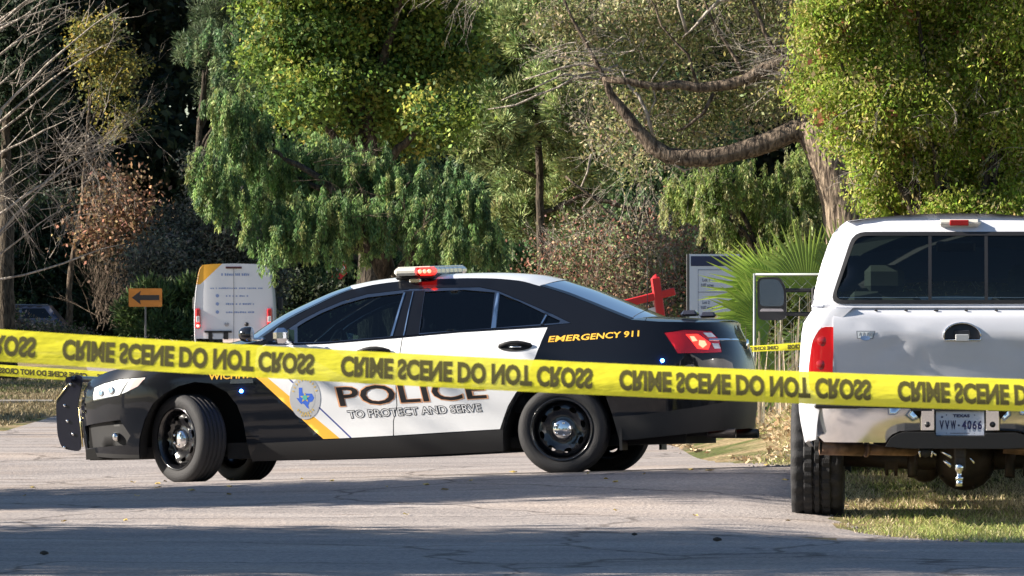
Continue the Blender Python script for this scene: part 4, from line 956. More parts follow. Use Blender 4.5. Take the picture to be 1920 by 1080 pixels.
m_ = MB(); m_.box((0, .0, .36), (1.9, .14, .16), bev=.04); m_.box((0, .3, .3), (1.8, .3, .1)); m_.build('rear_bumper', PLAST, van)
m_ = MB(); m_.box((0, .05, 2.43), (.42, .04, .05), bev=.01); m_.build('high_brake_light', mat('smoked_red', (.06, .012, .014), .3), van)
m_ = MB(); m_.box((-.40, .03, .78), (.70, .03, .05)); m_.box((-.60, .03, .68), (.10, .03, .20)); m_.box((-.20, .03, .68), (.12, .03, .20)); m_.build('plate_bracket', TRIMB, rd)
m_ = MB(); m_.box((-.40, .03, .66), (.26, .01, .14)); m_.build('licence_plate', mat('plate_pale', (.55, .57, .6), .5), rd)
SIGNB = mat('pale_blue_signwriting', (.22, .3, .52), .5); rv = random.Random(5); m_ = MB()
for z, x0, x1, h in ((2.22, -.32, .42, .07), (1.88, -.60, .72, .04), (1.68, -.20, .36, .045), (1.47, -.20, .55, .05), (1.26, -.20, .50, .045), (.66, .28, .86, .07)):
    x = x0
    while x < x1:
        w = rv.uniform(.02, .05); m_.add([fvan(a, b, .012) for a, b in ((x, z), (x + w, z), (x + w, z + h * rv.uniform(.6, 1)), (x, z + h * rv.uniform(.6, 1)))], [(0, 1, 2, 3)]); x += w + rv.choice((.012, .015, .05))
for z in (1.68, 1.47, 1.26): m_.add([fvan(-.42 + .045 * math.cos(a), z + .025 + .045 * math.sin(a), .012) for a in [2 * math.pi * i / 10 for i in range(10)]], [tuple(range(10))])
tag(m_.build('signwriting', SIGNB, rd), kind='stuff')

# ------------------------------------------------------------------ dark blue hatchback far left
hb_ = children_empty('parked_car', (-15.6, 172, GZ(-15, 172)), None, 'dark blue hatchback parked under the trees at the far left', 'car')
HBZ = [.25, .6, .85, 1.0, 1.38]; HBW = [.8, .86, .86, .82, .62]
fh = lambda sg: (lambda x, z, off=0.: Vector((x, sg * (interp(HBZ, HBW, z) + off), z)))
prof_ = [(-3.4, .3), (-3.4, .75), (-2.2, .92), (-1.35, 1.36), (.48, 1.40), (.98, .80), (1.02, .3)]
NAVY = mat('navy_car_paint', (.012, .02, .05), .35, coat=.5)
m_ = MB()
for sg in (-1, 1): panel(m_, prof_, fh(sg), .15, holes=[[(-1.3, 1.0), (-1.2, 1.28), (-.5, 1.32), (-.5, 1.0)], [(-.4, 1.0), (-.4, 1.32), (.35, 1.32), (.6, 1.0)]], depth=.02, flip=sg > 0)
q = resample(prof_, .3, False) + [prof_[-1]]; m_.grid([[(x, v * interp(HBZ, HBW, z), z + .03 * (1 - v * v)) for v in (-1, -.5, 0, .5, 1)] for x, z in q]); m_.build('body', NAVY, hb_)
for sg in (-1, 1):
    for p in ([(-1.3, 1.0), (-1.2, 1.28), (-.5, 1.32), (-.5, 1.0)], [(-.4, 1.0), (-.4, 1.32), (.35, 1.32), (.6, 1.0)]):
        m_ = MB(); panel(m_, p, fh(sg), .2, depth=0, off=-.01, flip=sg > 0); m_.build('side_window', GLASSR, hb_)
    for x in (-2.5, .25):
        m_ = MB(); m_.lathe([(.001, -.08), (.2, -.09), (.3, -.08), (.31, .08), (.001, .08)], 20, 'y', (x, sg * .76, .31)); m_.build('wheel', RUBBER, hb_)
m_ = MB(); m_.tube([(-1.2, -.55, 1.43), (.45, -.55, 1.44)], .02, 6); m_.build('roof_rail', SATIN, hb_)

# ------------------------------------------------------------------ road signs
def sign_post(x, y, h, parent, r=.03):
    m_ = MB(); m_.box((0, .03, h / 2), (.05, .03, h), bev=.006); return m_.build('post', mat('galvanised_post', (.12, .12, .12), .6, metal=.4), parent)
ar = children_empty('arrow_sign', (-9.99, 143, GZ(-10, 143)), None, 'orange road sign with a black arrow pointing left in front of the dark bush', 'road sign')
sign_post(0, 0, 1.9, ar)
m_ = MB(); m_.poly_prism(rounded([(-.455, -.25), (.455, -.25), (.455, .25), (-.455, .25)], .03, 2), lambda a, b, h: (a, h, 1.66 + b), .012); pn = m_.build('sign_panel', mat('orange_sign', (.42, .15, .012), .5), ar, recalc=True)
m_ = MB(); m_.add([(a, -.004, 1.66 + b) for a, b in ((-.37, 0), (-.12, .19), (-.15, .07), (.38, .07), (.38, -.07), (-.15, -.07), (-.12, -.19))], [tuple(range(7))]); m_.build('arrow', INK, pn)
sg_o = children_empty('stop_sign', (-6.33, 190, GZ(-6, 190)), None, 'red octagonal stop sign half hidden by hanging leaves above the police car hood', 'stop sign')
sign_post(0, 0, 2.4, sg_o)
oc = [(.38 / math.cos(math.pi / 8) * math.cos(math.pi / 8 + math.pi / 4 * i), .38 / math.cos(math.pi / 8) * math.sin(math.pi / 8 + math.pi / 4 * i)) for i in range(8)]
m_ = MB(); m_.poly_prism(oc, lambda a, b, h: (a, h, 2.74 + b), .012); p0_ = m_.build('sign_panel', mat('sign_white', (.75, .75, .75), .5), sg_o, recalc=True)
m_ = MB(); m_.add([(a * .94, -.003, 2.70 + b * .94) for a, b in oc], [tuple(range(8))]); m_.build('red_face', mat('sign_red', (.45, .015, .02), .5), p0_)
m_ = MB(); add_text(m_, 'STOP', lambda a, b: (-.28 + .56 * a, -.007, 2.58 + .25 * b), .03); m_.build('lettering', mat('sign_white', (.75, .75, .75), .5), p0_)

# white plot board with navy heading
bx = children_empty('plot_board', (2.03, 60, GZ(2.0, 60)), (0, 0, math.radians(8)), 'tall pale blue-white lot sign with navy heading partly behind the palm leaves', 'sign board')
fmb = frame_map((0, 0, 1.14), (.58, 0, 0), (0, 0, .91))
m_ = MB(); m_.box((.29, .012, 1.6), (.58, .02, .92)); pb_ = m_.build('board', mat('board_pale', (.62, .68, .78), .45), bx)
m_ = MB(); m_.add([fmb(a, b, .002) for a, b in ((.025, .86), (.975, .86), (.975, .985), (.025, .985))], [(0, 1, 2, 3)]); m_.build('heading', mat('navy_heading', (.02, .03, .09), .5), pb_)
m_ = MB()
for t, a0, b0, a1, b1 in (('Lot 1', .26, .665, .40, .705), ('0.87 acres', .23, .60, .48, .64), ('Lot 2', .26, .385, .40, .425), ('0.87 acres', .23, .32, .48, .36)): add_text(m_, t, (lambda a0, b0, a1, b1: lambda a, b: fmb(a0 + (a1 - a0) * a, b0 + (b1 - b0) * b, .003))(a0, b0, a1, b1), .02)
for b in (.53, .24, .81): m_.add([fmb(x, y, .003) for x, y in ((.17, b), (.95, b), (.95, b + .006), (.17, b + .006))], [(0, 1, 2, 3)])
m_.add([fmb(x, y, .003) for x, y in ((.17, .05), (.176, .05), (.176, .82), (.17, .82))], [(0, 1, 2, 3)])
m_.build('lettering', mat('slate_ink', (.08, .1, .2), .6), pb_)
for x in (-.015, .595):
    m_ = MB(); m_.box((x, .02, 1.02), (.03, .03, 2.08)); m_.build('post', mat('galvanised_post'), bx)

# red estate post
rp = children_empty('red_sign_post', (1.74, 58, GZ(1.7, 58)), (0, 0, math.radians(6)), 'leaning red wooden yard sign post with a white panel hung from its arm', 'sign post')
REDW = mat('red_painted_wood', (.52, .02, .025), .45)
R1 = Matrix.Rotation(math.radians(-8), 3, 'Y'); R2 = Matrix.Rotation(math.radians(-14), 3, 'Y')
m_ = MB(); m_.box((-.03, 0, .85), (.095, .095, 1.85), rot=R1, bev=.008); m_.lathe([(.05, 0), (.035, .02), (.001, .05)], 4, 'z', (-.15, 0, 1.76)); m_.build('post', REDW, rp)
m_ = MB(); m_.box((-.29, -.0, 1.53), (.72, .085, .085), rot=R2, bev=.008); m_.build('arm', REDW, rp)
m_ = MB(); m_.box((-.27, 0, 1.24), (.34, .02, .34), rot=R2 @ Matrix.Identity(3)); hp = m_.build('hanging_panel', mat('panel_white', (.7, .7, .75), .5), rp)
m_ = MB(); m_.box((-.29, -.014, 1.30), (.26, .004, .10), rot=R2); m_.build('panel_print', mat('panel_magenta', (.55, .05, .12), .5), hp)

# gate frame of galvanised tube beside the palm, with chain link
gt = children_empty('gate_frame', (2.31, 50, -.12), (0, 0, math.radians(-4)), 'thin galvanised chain link gate frame beside the truck mirror', 'gate')
GALV = mat('galvanised_tube', (.22, .24, .24), .55, metal=.5)
for nm, pts in (('upright', [(0, 0, -.05), (0, 0, 1.62)]), ('top_rail', [(0, 0, 1.70), (2.6, 0, 1.70)]), ('upright', [(2.6, 0, -.05), (2.6, 0, 1.70)])):
    m_ = MB(); m_.tube(pts if nm != 'upright' else [(pts[0][0], 0, -.05), (pts[0][0], 0, 1.71)], .013, 8); m_.build(nm, GALV, gt)
m_ = MB()
for k in range(-14, 24):
    x = k * .11
    for s_ in (1, -1):
        a = (x, .14) if s_ > 0 else (x + 1.56, .14); b = (x + 1.56, 1.70) if s_ > 0 else (x, 1.70)
        def clip(p, q):
            t0, t1 = 0., 1.; dx = q[0] - p[0]
            for lo, hi in ((0., 2.6),):
                ta = (lo - p[0]) / dx; tb = (hi - p[0]) / dx; t0 = max(t0, min(ta, tb)); t1 = min(t1, max(ta, tb))
            return None if t0 >= t1 else ((p[0] + dx * t0, p[1] + (q[1] - p[1]) * t0), (p[0] + dx * t1, p[1] + (q[1] - p[1]) * t1))
        c = clip(a, b)
        if c: m_.tube([(c[0][0], .003 * s_, c[0][1]), (c[1][0], .003 * s_, c[1][1])], .0017, 3, caps=False)
tag(m_.build('chain_link', GALV, gt), kind='stuff')

# brick house glimpsed behind the stop sign
hs = children_empty('brick_house', (-7.5, 225, GZ(-7, 225)), None, 'low reddish brick house with a white fascia half hidden behind the trees', 'house')
BRK = mat('terracotta_brick', (.42, .15, .09), .85, noise=.4, nscale=3)
m_ = MB(); m_.box((0, 4, 1.65), (15, 8, 3.3)); wl_ = m_.build('wall', BRK, hs)
m_ = MB(); m_.add([(-8, -.6, 3.4), (8, -.6, 3.4), (8, 8.6, 3.4), (-8, 8.6, 3.4), (-5, 4, 5.2), (5, 4, 5.2)], [(0, 1, 5, 4), (1, 2, 5), (2, 3, 4, 5), (3, 0, 4), (0, 3, 2, 1)]); m_.build('roof', mat('dark_shingle', (.06, .055, .055), .9, noise=.4, nscale=5), hs)
m_ = MB(); m_.box((0, -.63, 3.38), (16, .06, .2)); m_.build('fascia', mat('white_fascia', (.7, .7, .7), .6), hs)
for x in (-5, -1.6, 2.2, 5.6):
    m_ = MB(); m_.box((x, -.03, 1.55), (1.3, .08, 1.2)); w_ = m_.build('window', mat('window_frame_white', (.6, .6, .6), .5), hs); m_ = MB(); m_.box((x, -.08, 1.55), (1.14, .02, 1.04)); m_.build('pane', mat('dark_pane', (.02, .025, .03), .08), w_)

# fan palm
PALM = leaf_mat('palm_leaf', .42, .35, .5)
def set_cols(me, cols):
    a = me.color_attributes.new('leafcol', 'FLOAT_COLOR', 'POINT'); a.data.foreach_set('color', np.asarray(cols, dtype=np.float32).ravel())
pm = children_empty('fan_palm', (3.45, 56, -.12), None, 'young fan palm with broad spiky leaves left of the truck cab', 'palm')
m_ = MB(); rp_ = random.Random(4); m_.tube([(0, 0, -.05), (.02, 0, .4), (0, .03, .8), (-.02, 0, 1.15)], [.2, .17, .14, .08], 10, lump=.12, rng=rp_); m_.build('trunk', bark_mat('palm_trunk_bark', (.2, .15, .1), (.08, .06, .04)), pm)
def fan(hub, d, R, spread, up=(0, 0, 1), tone=1., n=30, dead=False):
    d = Vector(d).normalized(); sidev = d.cross(Vector(up)); sidev = sidev.normalized() if sidev.length > .1 else Vector((1, 0, 0)); nrm = sidev.cross(d).normalized()
    v = []; f = []; c = []; hub = Vector(hub); crownp = Vector((0, 0, 1.05))
    def q4(p, col):
        k = len(v); v.extend(p); f.append((k, k + 1, k + 2, k + 3)); c.extend([(*col, 1)] * 4)
    pw = Vector((0, 0, .012)); sd = (hub - crownp).cross(Vector((0, 0, 1))); sd = (sd.normalized() if sd.length > .05 else Vector((1, 0, 0))) * .011
    q4([crownp - sd, crownp + sd, hub + sd, hub - sd], (.14 * tone, .17 * tone, .05)); q4([crownp - pw, crownp + pw, hub + pw, hub - pw], (.14 * tone, .17 * tone, .05))
    for i in range(n):
        a = math.radians(spread) * ((i + .5) / n - .5); dr = (d * math.cos(a) + sidev * math.sin(a)).normalized()
        L = 1.2 * R * (1 - .22 * abs(i / n - .5) * 2) * rp_.uniform(.9, 1.06); wv = dr.cross(nrm).normalized(); b = rp_.uniform(.85, 1.15)
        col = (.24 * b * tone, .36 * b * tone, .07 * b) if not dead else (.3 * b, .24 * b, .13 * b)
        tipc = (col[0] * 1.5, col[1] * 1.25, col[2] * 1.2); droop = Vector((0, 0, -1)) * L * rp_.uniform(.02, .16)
        w0 = R * math.radians(spread) / n * .5
        p0 = hub; p1 = hub + dr * L * .55; p2 = hub + dr * L + droop
        for s_ in (-1, 1):
            fold = nrm * (w0 * .45)
            q4([p0, p1 + fold * 0, p1 + wv * s_ * w0 * .9 + fold, p0 + wv * s_ * .004], col)
            k = len(v); v.extend([p1, p2, p1 + wv * s_ * w0 * .9 + fold]); f.append((k, k + 1, k + 2)); c.extend([(*col, 1), (*tipc, 1), (*col, 1)])
    me = bpy.data.meshes.new('frond'); me.from_pydata([tuple(p) for p in v], [], f); set_cols(me, c); me.materials.append(PALM)
    o = bpy.data.objects.new('frond', me); COL.objects.link(o); o.parent = pm
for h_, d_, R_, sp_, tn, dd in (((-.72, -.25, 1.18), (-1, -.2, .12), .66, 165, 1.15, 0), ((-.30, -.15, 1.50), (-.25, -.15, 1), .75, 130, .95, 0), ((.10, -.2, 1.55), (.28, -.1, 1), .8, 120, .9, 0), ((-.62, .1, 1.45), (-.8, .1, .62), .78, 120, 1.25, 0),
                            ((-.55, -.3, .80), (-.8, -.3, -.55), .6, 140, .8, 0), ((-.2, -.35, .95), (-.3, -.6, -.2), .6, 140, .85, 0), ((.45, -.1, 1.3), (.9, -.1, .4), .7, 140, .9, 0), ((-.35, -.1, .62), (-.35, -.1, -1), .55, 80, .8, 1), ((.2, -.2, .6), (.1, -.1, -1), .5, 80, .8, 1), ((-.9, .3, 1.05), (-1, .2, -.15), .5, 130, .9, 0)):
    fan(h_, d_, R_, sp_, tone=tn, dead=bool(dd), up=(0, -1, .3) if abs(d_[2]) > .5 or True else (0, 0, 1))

# ------------------------------------------------------------------ vegetation
LEAF = leaf_mat('leaf', .42, .55, .25); NEEDLE = leaf_mat('needle', .18, .6, .25); DRYLEAF = leaf_mat('dry_leaf', .2, .7, .2)
def quads_mesh(name, P, cols, material, parent=None, kind='stuff', smooth=False):
    """P: (n, 4, 3) quads, cols: (n, 3)"""
    n = len(P); me = bpy.data.meshes.new(name); me.vertices.add(4 * n); me.vertices.foreach_set('co', P.astype(np.float32).ravel())
    me.loops.add(4 * n); me.loops.foreach_set('vertex_index', np.arange(4 * n, dtype=np.int32)); me.polygons.add(n)
    me.polygons.foreach_set('loop_start', np.arange(0, 4 * n, 4, dtype=np.int32)); me.polygons.foreach_set('loop_total', np.full(n, 4, dtype=np.int32))
    me.update(calc_edges=True); c = np.ones((n, 4, 4), np.float32); c[:, :, :3] = cols[:, None, :]; set_cols(me, c); me.materials.append(material)
    o = bpy.data.objects.new(name, me); COL.objects.link(o)
    if parent: o.parent = parent
    if kind: o['kind'] = kind
    return o
def unit(a): return a / np.maximum(np.linalg.norm(a, axis=1, keepdims=True), 1e-9)
def foliage(root, clumps, n, style, pal, seed, L=.1, asp=.55, sub=60, sig=.22, droop=.5, name='crown', material=None, jit=.28, shell=.5):
    r = np.random.default_rng(seed); C = np.array(clumps, float); wts = C[:, 3] * C[:, 5]; wts /= wts.sum()
    ns = max(4, int(sub * len(C))); ci = r.choice(len(C), ns, p=wts); d = unit(r.normal(size=(ns, 3))); rad = shell + (1 - shell) * r.random((ns, 1)) ** .7
    rad *= 1 + .12 * r.normal(size=(ns, 1)); sc_ = C[ci, :3] + d * rad * C[ci, 3:6]
    pal = np.array(pal, float); pc = pal[r.integers(0, len(pal), ns)] * (1 + .22 * r.normal(size=(ns, 1))).clip(.5, 1.6)
    si = r.integers(0, ns, n); cols = pc[si] * (1 + jit * r.normal(size=(n, 1))).clip(.35, 1.9) * (1 + .08 * r.normal(size=(n, 3)))
    if style == 'strand':
        ln = r.uniform(.5, 1.3, (ns, 1)) * sig * 3.2; u = r.random((n, 1)) ** .8
        sway = r.normal(size=(ns, 3)) * .16; pos = sc_[si] + np.concatenate([sway[si, :1] * u, sway[si, 1:2] * u, -u], 1) * ln[si] + r.normal(size=(n, 3)) * sig * np.array([.16, .16, .08])
        ax = unit(r.normal(size=(n, 3)) * np.array([.55, .55, .25]) + np.array([0, 0, -1.]) * droop * 1.6)
    elif style == 'needle':
        q = unit(r.normal(size=(n, 3)) + np.array([0, -.2, .35])); pos = sc_[si] + q * sig * r.random((n, 1)) ** .5; ax = unit(q + .5 * r.normal(size=(n, 3)) * .5 + np.array([0, 0, .3]))
    else:
        pos = sc_[si] + r.normal(size=(n, 3)) * sig * np.array([1, 1, .8]); ax = unit(r.normal(size=(n, 3)) + np.array([0, 0, -1.]) * droop)
    wd = unit(np.cross(ax, r.normal(size=(n, 3)))); Ls = L * r.uniform(.6, 1.35, (n, 1)); Wd = Ls * asp * .5
    nrm = np.cross(ax, wd)
    P = np.stack([pos, pos + ax * Ls * .45 + wd * Wd, pos + ax * Ls + nrm * Ls * .12, pos + ax * Ls * .45 - wd * Wd], 1)
    return quads_mesh(name, P, cols.clip(.004, .9), material or LEAF, root)
def tree_root(name, T, label, cat='tree', group=None):
    o = children_empty(name, T[0], None, label, cat, group); return o
BARK_G = bark_mat('grey_brown_bark', (.20, .155, .115), (.05, .038, .03)); BARK_T = bark_mat('sunlit_trunk_bark', (.30, .235, .17), (.07, .052, .04)); BARK_P = bark_mat('pale_bark', (.44, .39, .33), (.20, .17, .14)); BARK_D = bark_mat('dark_bark', (.10, .08, .06), (.03, .025, .02))  # trunk bark painted lighter as if sunlit, limb bark darker like its shaded underside
def branch(root, pts, name='branch', m=None, seg=8, seed=1, jit=.0, lump=.05):
    rng = random.Random(seed); P = [Vector(p[:3]) for p in pts]; R = [max(.003, p[3]) for p in pts]; Q = []; RR = []
    for i in range(len(P) - 1):
        k = max(1, int((P[i + 1] - P[i]).length / .18)) if jit or lump else 1; k = min(k, 6)
        for j in range(k):
            f = j / k; Q.append(P[i].lerp(P[i + 1], f) + Vector((rng.uniform(-1, 1), rng.uniform(-1, 1), rng.uniform(-1, 1))) * jit); RR.append(R[i] + (R[i + 1] - R[i]) * f)
    Q.append(P[-1]); RR.append(R[-1]); m_ = MB(); m_.tube(Q, RR, seg, lump=lump, rng=rng); return m_.build(name, m or BARK_G, root)
def simple_trunk(root, T, r=.2, m=None, top=.8, lean=0.):
    C = T[1]; h = max(c[2] for c in C) * top; cx = sum(c[0] for c in C) / len(C) * .5
    branch(root, [(0, 0, -.1, r * 1.3), (lean * .2, 0, h * .25, r), (cx * .6, .1, h * .6, r * .7), (cx, 0, h, r * .25)], 'trunk', m, 10, 3, .03, .08)
    rng = random.Random(int(r * 1000) + len(C))
    for c in C[::2]:
        z0 = min(c[2] * .7, h * .8); x0 = cx * z0 / h
        branch(root, [(x0, 0, z0, r * .4), ((x0 + c[0]) / 2, c[1] * .5, (z0 + c[2]) / 2 + .2, r * .25), (c[0], c[1], c[2], r * .08)], 'branch', m, 6, rng.randint(0, 99), .04)
def twigs(root, starts, n, ln, seed, m=None, down=0., spread=.8, name='twigs', rad=.006, bend=.35, forks=3):
    """many thin forked twigs as one part"""
    rng = random.Random(seed); m_ = MB()
    def grow(p, d, L, r, lv):
        pts = [p]; k = 5
        for i in range(k):
            d = (d + Vector((rng.uniform(-1, 1), rng.uniform(-1, 1), rng.uniform(-1, 1))) * bend * .5 + Vector((0, 0, -down * .25))).normalized(); pts.append(pts[-1] + d * L / k)
        m_.tube(pts, [r * (1 - .75 * i / k) for i in range(k + 1)], 3, caps=False)
        if lv > 0:
            for j in range(rng.randint(2, forks)):
                i = rng.randint(1, k); dd = (d + Vector((rng.uniform(-1, 1), rng.uniform(-1, 1), rng.uniform(-.6, 1) - down)) * .8).normalized(); grow(pts[i], dd, L * rng.uniform(.4, .7), r * .6, lv - 1)
    for i in range(n):
        a = rng.choice(starts); p = Vector(a[:3]) + Vector((rng.uniform(-1, 1), rng.uniform(-1, 1), rng.uniform(-1, 1))) * (a[6] if len(a) > 6 else .1)
        d = Vector(a[3:6]) + Vector((rng.uniform(-1, 1), rng.uniform(-1, 1), rng.uniform(-1, 1))) * spread; grow(p, d.normalized(), ln * rng.uniform(.6, 1.2), rad, 2)
    o = m_.build(name, m or BARK_P, root); o['kind'] = 'stuff'; return o
T_cottonwood = (-2.51, 95.0, -0.26), [(-0.97, -0.14, 6.73, 1.06, 0.85, 0.68), (-1.74, 0.18, 6.15, 0.68, 0.54, 0.58), (-0.19, 1.27, 6.53, 1.06, 0.85, 0.68), (0.77, -0.1, 6.73, 0.87, 0.7, 0.68), (-0.68, 0.02, 5.57, 1.06, 0.85, 0.58), (0.39, 0.26, 5.57, 0.97, 0.77, 0.68), (-1.45, -0.95, 5.18, 0.77, 0.62, 0.48), (1.35, 0.04, 6.15, 0.58, 0.7, 0.87), (-0.48, 0.39, 4.84, 0.87, 0.7, 0.39), (0.77, 0.88, 4.79, 0.68, 0.54, 0.48), (1.26, -1.22, 4.99, 0.48, 0.54, 0.68), (-0.97, -0.59, 7.59, 1.45, 1.16, 0.58), (0.77, -1.23, 7.59, 1.26, 1.0, 0.58), (-1.93, 0.93, 6.82, 0.58, 0.46, 0.58)]
T_pepper = (-1.54, 76.0, -0.24), [(-2.39, 0.39, 3.98, 0.62, 0.49, 0.46), (-2.7, -0.92, 3.37, 0.46, 0.37, 0.46), (-1.85, 0.96, 3.44, 0.7, 0.56, 0.46), (-1.24, 0.93, 3.68, 0.62, 0.49, 0.46), (-0.62, 0.31, 3.44, 0.62, 0.49, 0.54), (-2.47, 0.23, 4.45, 0.46, 0.37, 0.39), (-1.24, -0.69, 2.98, 0.7, 0.56, 0.31), (-1.54, -0.97, 2.59, 0.7, 0.56, 0.32), (-0.85, 0.06, 2.63, 0.46, 0.37, 0.25), (-1.78, -0.88, 2.83, 0.39, 0.31, 0.27), (-0.46, -0.62, 2.83, 0.46, 0.37, 0.31), (0.31, -0.52, 2.86, 0.46, 0.37, 0.35), (0.62, -0.94, 2.52, 0.62, 0.49, 0.31), (0.93, -0.07, 3.06, 0.46, 0.37, 0.39), (0.08, -0.12, 3.29, 0.46, 0.37, 0.39), (1.08, 0.68, 2.59, 0.39, 0.31, 0.31), (-2.24, 0.04, 3.06, 0.39, 0.31, 0.31)]
T_pine = (0.46, 112.0, -0.27), [(-1.25, 0.51, 5.94, 0.63, 0.55, 0.68), (-1.37, -0.0, 6.74, 0.51, 0.41, 0.51), (-0.57, 0.58, 6.74, 0.68, 0.55, 0.68), (-0.11, -0.15, 5.83, 0.85, 0.68, 0.68), (-0.8, -0.8, 4.8, 0.74, 0.59, 0.51), (0.34, 1.79, 4.8, 0.8, 0.64, 0.57), (0.0, 1.78, 4.01, 0.85, 0.68, 0.51), (0.46, 1.22, 3.44, 0.85, 0.68, 0.43), (-0.4, 0.75, 3.38, 0.51, 0.41, 0.4), (0.91, -0.67, 5.37, 0.68, 0.55, 0.57), (0.68, -0.97, 6.28, 0.68, 0.55, 0.68), (-1.37, -0.76, 5.03, 0.51, 0.41, 0.46), (-0.91, -1.55, 5.49, 0.57, 0.46, 0.46), (1.02, 0.96, 4.12, 0.57, 0.46, 0.57), (0.0, -0.36, 7.31, 0.8, 0.64, 0.68), (0.91, 1.25, 7.19, 0.68, 0.55, 0.68), (1.25, -0.41, 4.58, 0.46, 0.36, 0.46), (-0.8, 1.65, 7.76, 0.68, 0.55, 0.57), (0.46, 1.25, 7.99, 0.91, 0.73, 0.57)]
T_elm = (3.84, 60.0, -0.20), [(-0.55, 0.3, 4.6, 0.3, 0.29, 0.37), (-0.43, 0.2, 4.05, 0.24, 0.24, 0.3), (-0.73, 0.1, 3.87, 0.3, 0.24, 0.24), (-0.67, 0.3, 4.9, 0.37, 0.29, 0.3), (-3.11, 0.4, 4.6, 0.43, 0.34, 0.37), (-2.5, 0.61, 4.72, 0.49, 0.39, 0.37), (-1.89, 1.31, 4.66, 0.49, 0.39, 0.43), (-1.28, 0.87, 4.6, 0.49, 0.39, 0.43), (-0.79, 1.38, 4.42, 0.37, 0.34, 0.43), (-2.8, 0.8, 4.17, 0.37, 0.29, 0.3), (-2.2, 0.47, 4.23, 0.43, 0.34, 0.3), (-1.65, 1.03, 3.75, 0.43, 0.34, 0.3), (-1.16, 1.18, 3.93, 0.43, 0.34, 0.3), (-0.85, 0.67, 3.62, 0.3, 0.24, 0.24), (-2.32, 0.49, 3.68, 0.3, 0.24, 0.24), (-2.74, 0.73, 3.44, 0.27, 0.22, 0.24), (-2.38, 1.36, 3.07, 0.24, 0.2, 0.18), (-2.38, 1.16, 5.21, 0.73, 0.59, 0.3), (-1.4, 0.52, 5.21, 0.73, 0.59, 0.3), (-0.79, 0.65, 5.15, 0.49, 0.39, 0.3), (-1.95, 0.5, 3.38, 0.37, 0.29, 0.24), (-3.29, 0.46, 4.84, 0.3, 0.24, 0.3)]
T_willow = (3.61, 71.0, -0.23), [(-1.23, 0.48, 3.13, 0.43, 0.35, 0.29), (-0.72, -0.52, 3.31, 0.51, 0.4, 0.29), (-0.22, 0.09, 3.09, 0.58, 0.46, 0.36), (0.29, -0.08, 3.24, 0.43, 0.35, 0.43), (0.14, -0.49, 2.59, 0.51, 0.4, 0.36), (-0.43, 0.37, 2.59, 0.51, 0.4, 0.36), (-0.87, -0.59, 2.73, 0.29, 0.23, 0.25), (-0.51, 0.23, 2.15, 0.43, 0.35, 0.36), (0.0, -0.61, 2.01, 0.58, 0.46, 0.43), (0.51, -0.13, 2.3, 0.36, 0.4, 0.51), (-0.43, -0.46, 1.58, 0.43, 0.35, 0.36), (0.14, -0.37, 1.29, 0.65, 0.52, 0.43), (0.72, 0.75, 1.58, 0.36, 0.4, 0.51), (-0.36, 0.49, 1.0, 0.36, 0.29, 0.36), (-0.87, -0.31, 3.09, 0.36, 0.29, 0.22), (0.51, 0.62, 3.45, 0.36, 0.35, 0.43)]
T_yellowgreen = (4.25, 47.0, -0.14), [(-1.39, -0.29, 4.02, 0.33, 0.27, 0.29), (-1.0, -0.11, 4.07, 0.38, 0.31, 0.29), (-0.57, 0.35, 4.07, 0.38, 0.31, 0.33), (-0.14, 0.14, 4.02, 0.38, 0.31, 0.33), (0.24, -0.4, 3.97, 0.33, 0.27, 0.33), (-1.43, 0.49, 3.64, 0.26, 0.21, 0.24), (-1.34, -0.29, 3.26, 0.29, 0.23, 0.24), (-1.0, -0.24, 3.64, 0.33, 0.27, 0.29), (-0.57, 0.27, 3.64, 0.33, 0.27, 0.29), (-0.14, -0.17, 3.59, 0.38, 0.31, 0.33), (0.24, -0.2, 3.54, 0.29, 0.23, 0.29), (-1.0, -0.43, 3.21, 0.33, 0.27, 0.29), (-0.62, -0.41, 3.16, 0.33, 0.27, 0.29), (-0.19, 0.08, 3.11, 0.33, 0.27, 0.29), (0.19, -0.26, 3.07, 0.29, 0.27, 0.33), (-1.24, 0.1, 2.97, 0.24, 0.19, 0.19), (-0.96, -0.13, 2.78, 0.29, 0.23, 0.24), (-0.57, -0.05, 2.73, 0.33, 0.27, 0.29), (-0.19, 0.46, 2.64, 0.38, 0.31, 0.29), (0.24, -0.02, 2.64, 0.29, 0.23, 0.29), (-1.0, 0.07, 2.45, 0.21, 0.17, 0.19), (-0.72, 0.37, 2.35, 0.29, 0.23, 0.24), (-0.29, -0.32, 2.25, 0.38, 0.31, 0.19), (0.19, -0.35, 2.25, 0.33, 0.27, 0.24), (0.48, 0.41, 3.69, 0.29, 0.34, 0.43), (0.48, 0.32, 2.73, 0.29, 0.34, 0.43), (-0.72, -0.25, 4.4, 0.86, 0.69, 0.24), (0.14, -0.31, 4.4, 0.57, 0.46, 0.24), (-0.43, 0.24, 2.02, 0.57, 0.46, 0.24), (0.24, 0.44, 1.92, 0.48, 0.38, 0.29), (-1.53, -0.3, 3.88, 0.19, 0.23, 0.29), (-1.58, 0.45, 3.4, 0.14, 0.15, 0.19)]
T_redshrub1 = (1.22, 100.0, -0.26), [(-0.3, 0.46, 2.32, 0.51, 0.41, 0.36), (0.2, 0.12, 2.53, 0.51, 0.41, 0.36), (-0.41, -0.09, 1.92, 0.51, 0.41, 0.41), (0.3, -0.48, 1.92, 0.51, 0.41, 0.41), (0.1, -0.55, 2.93, 0.3, 0.24, 0.25)]
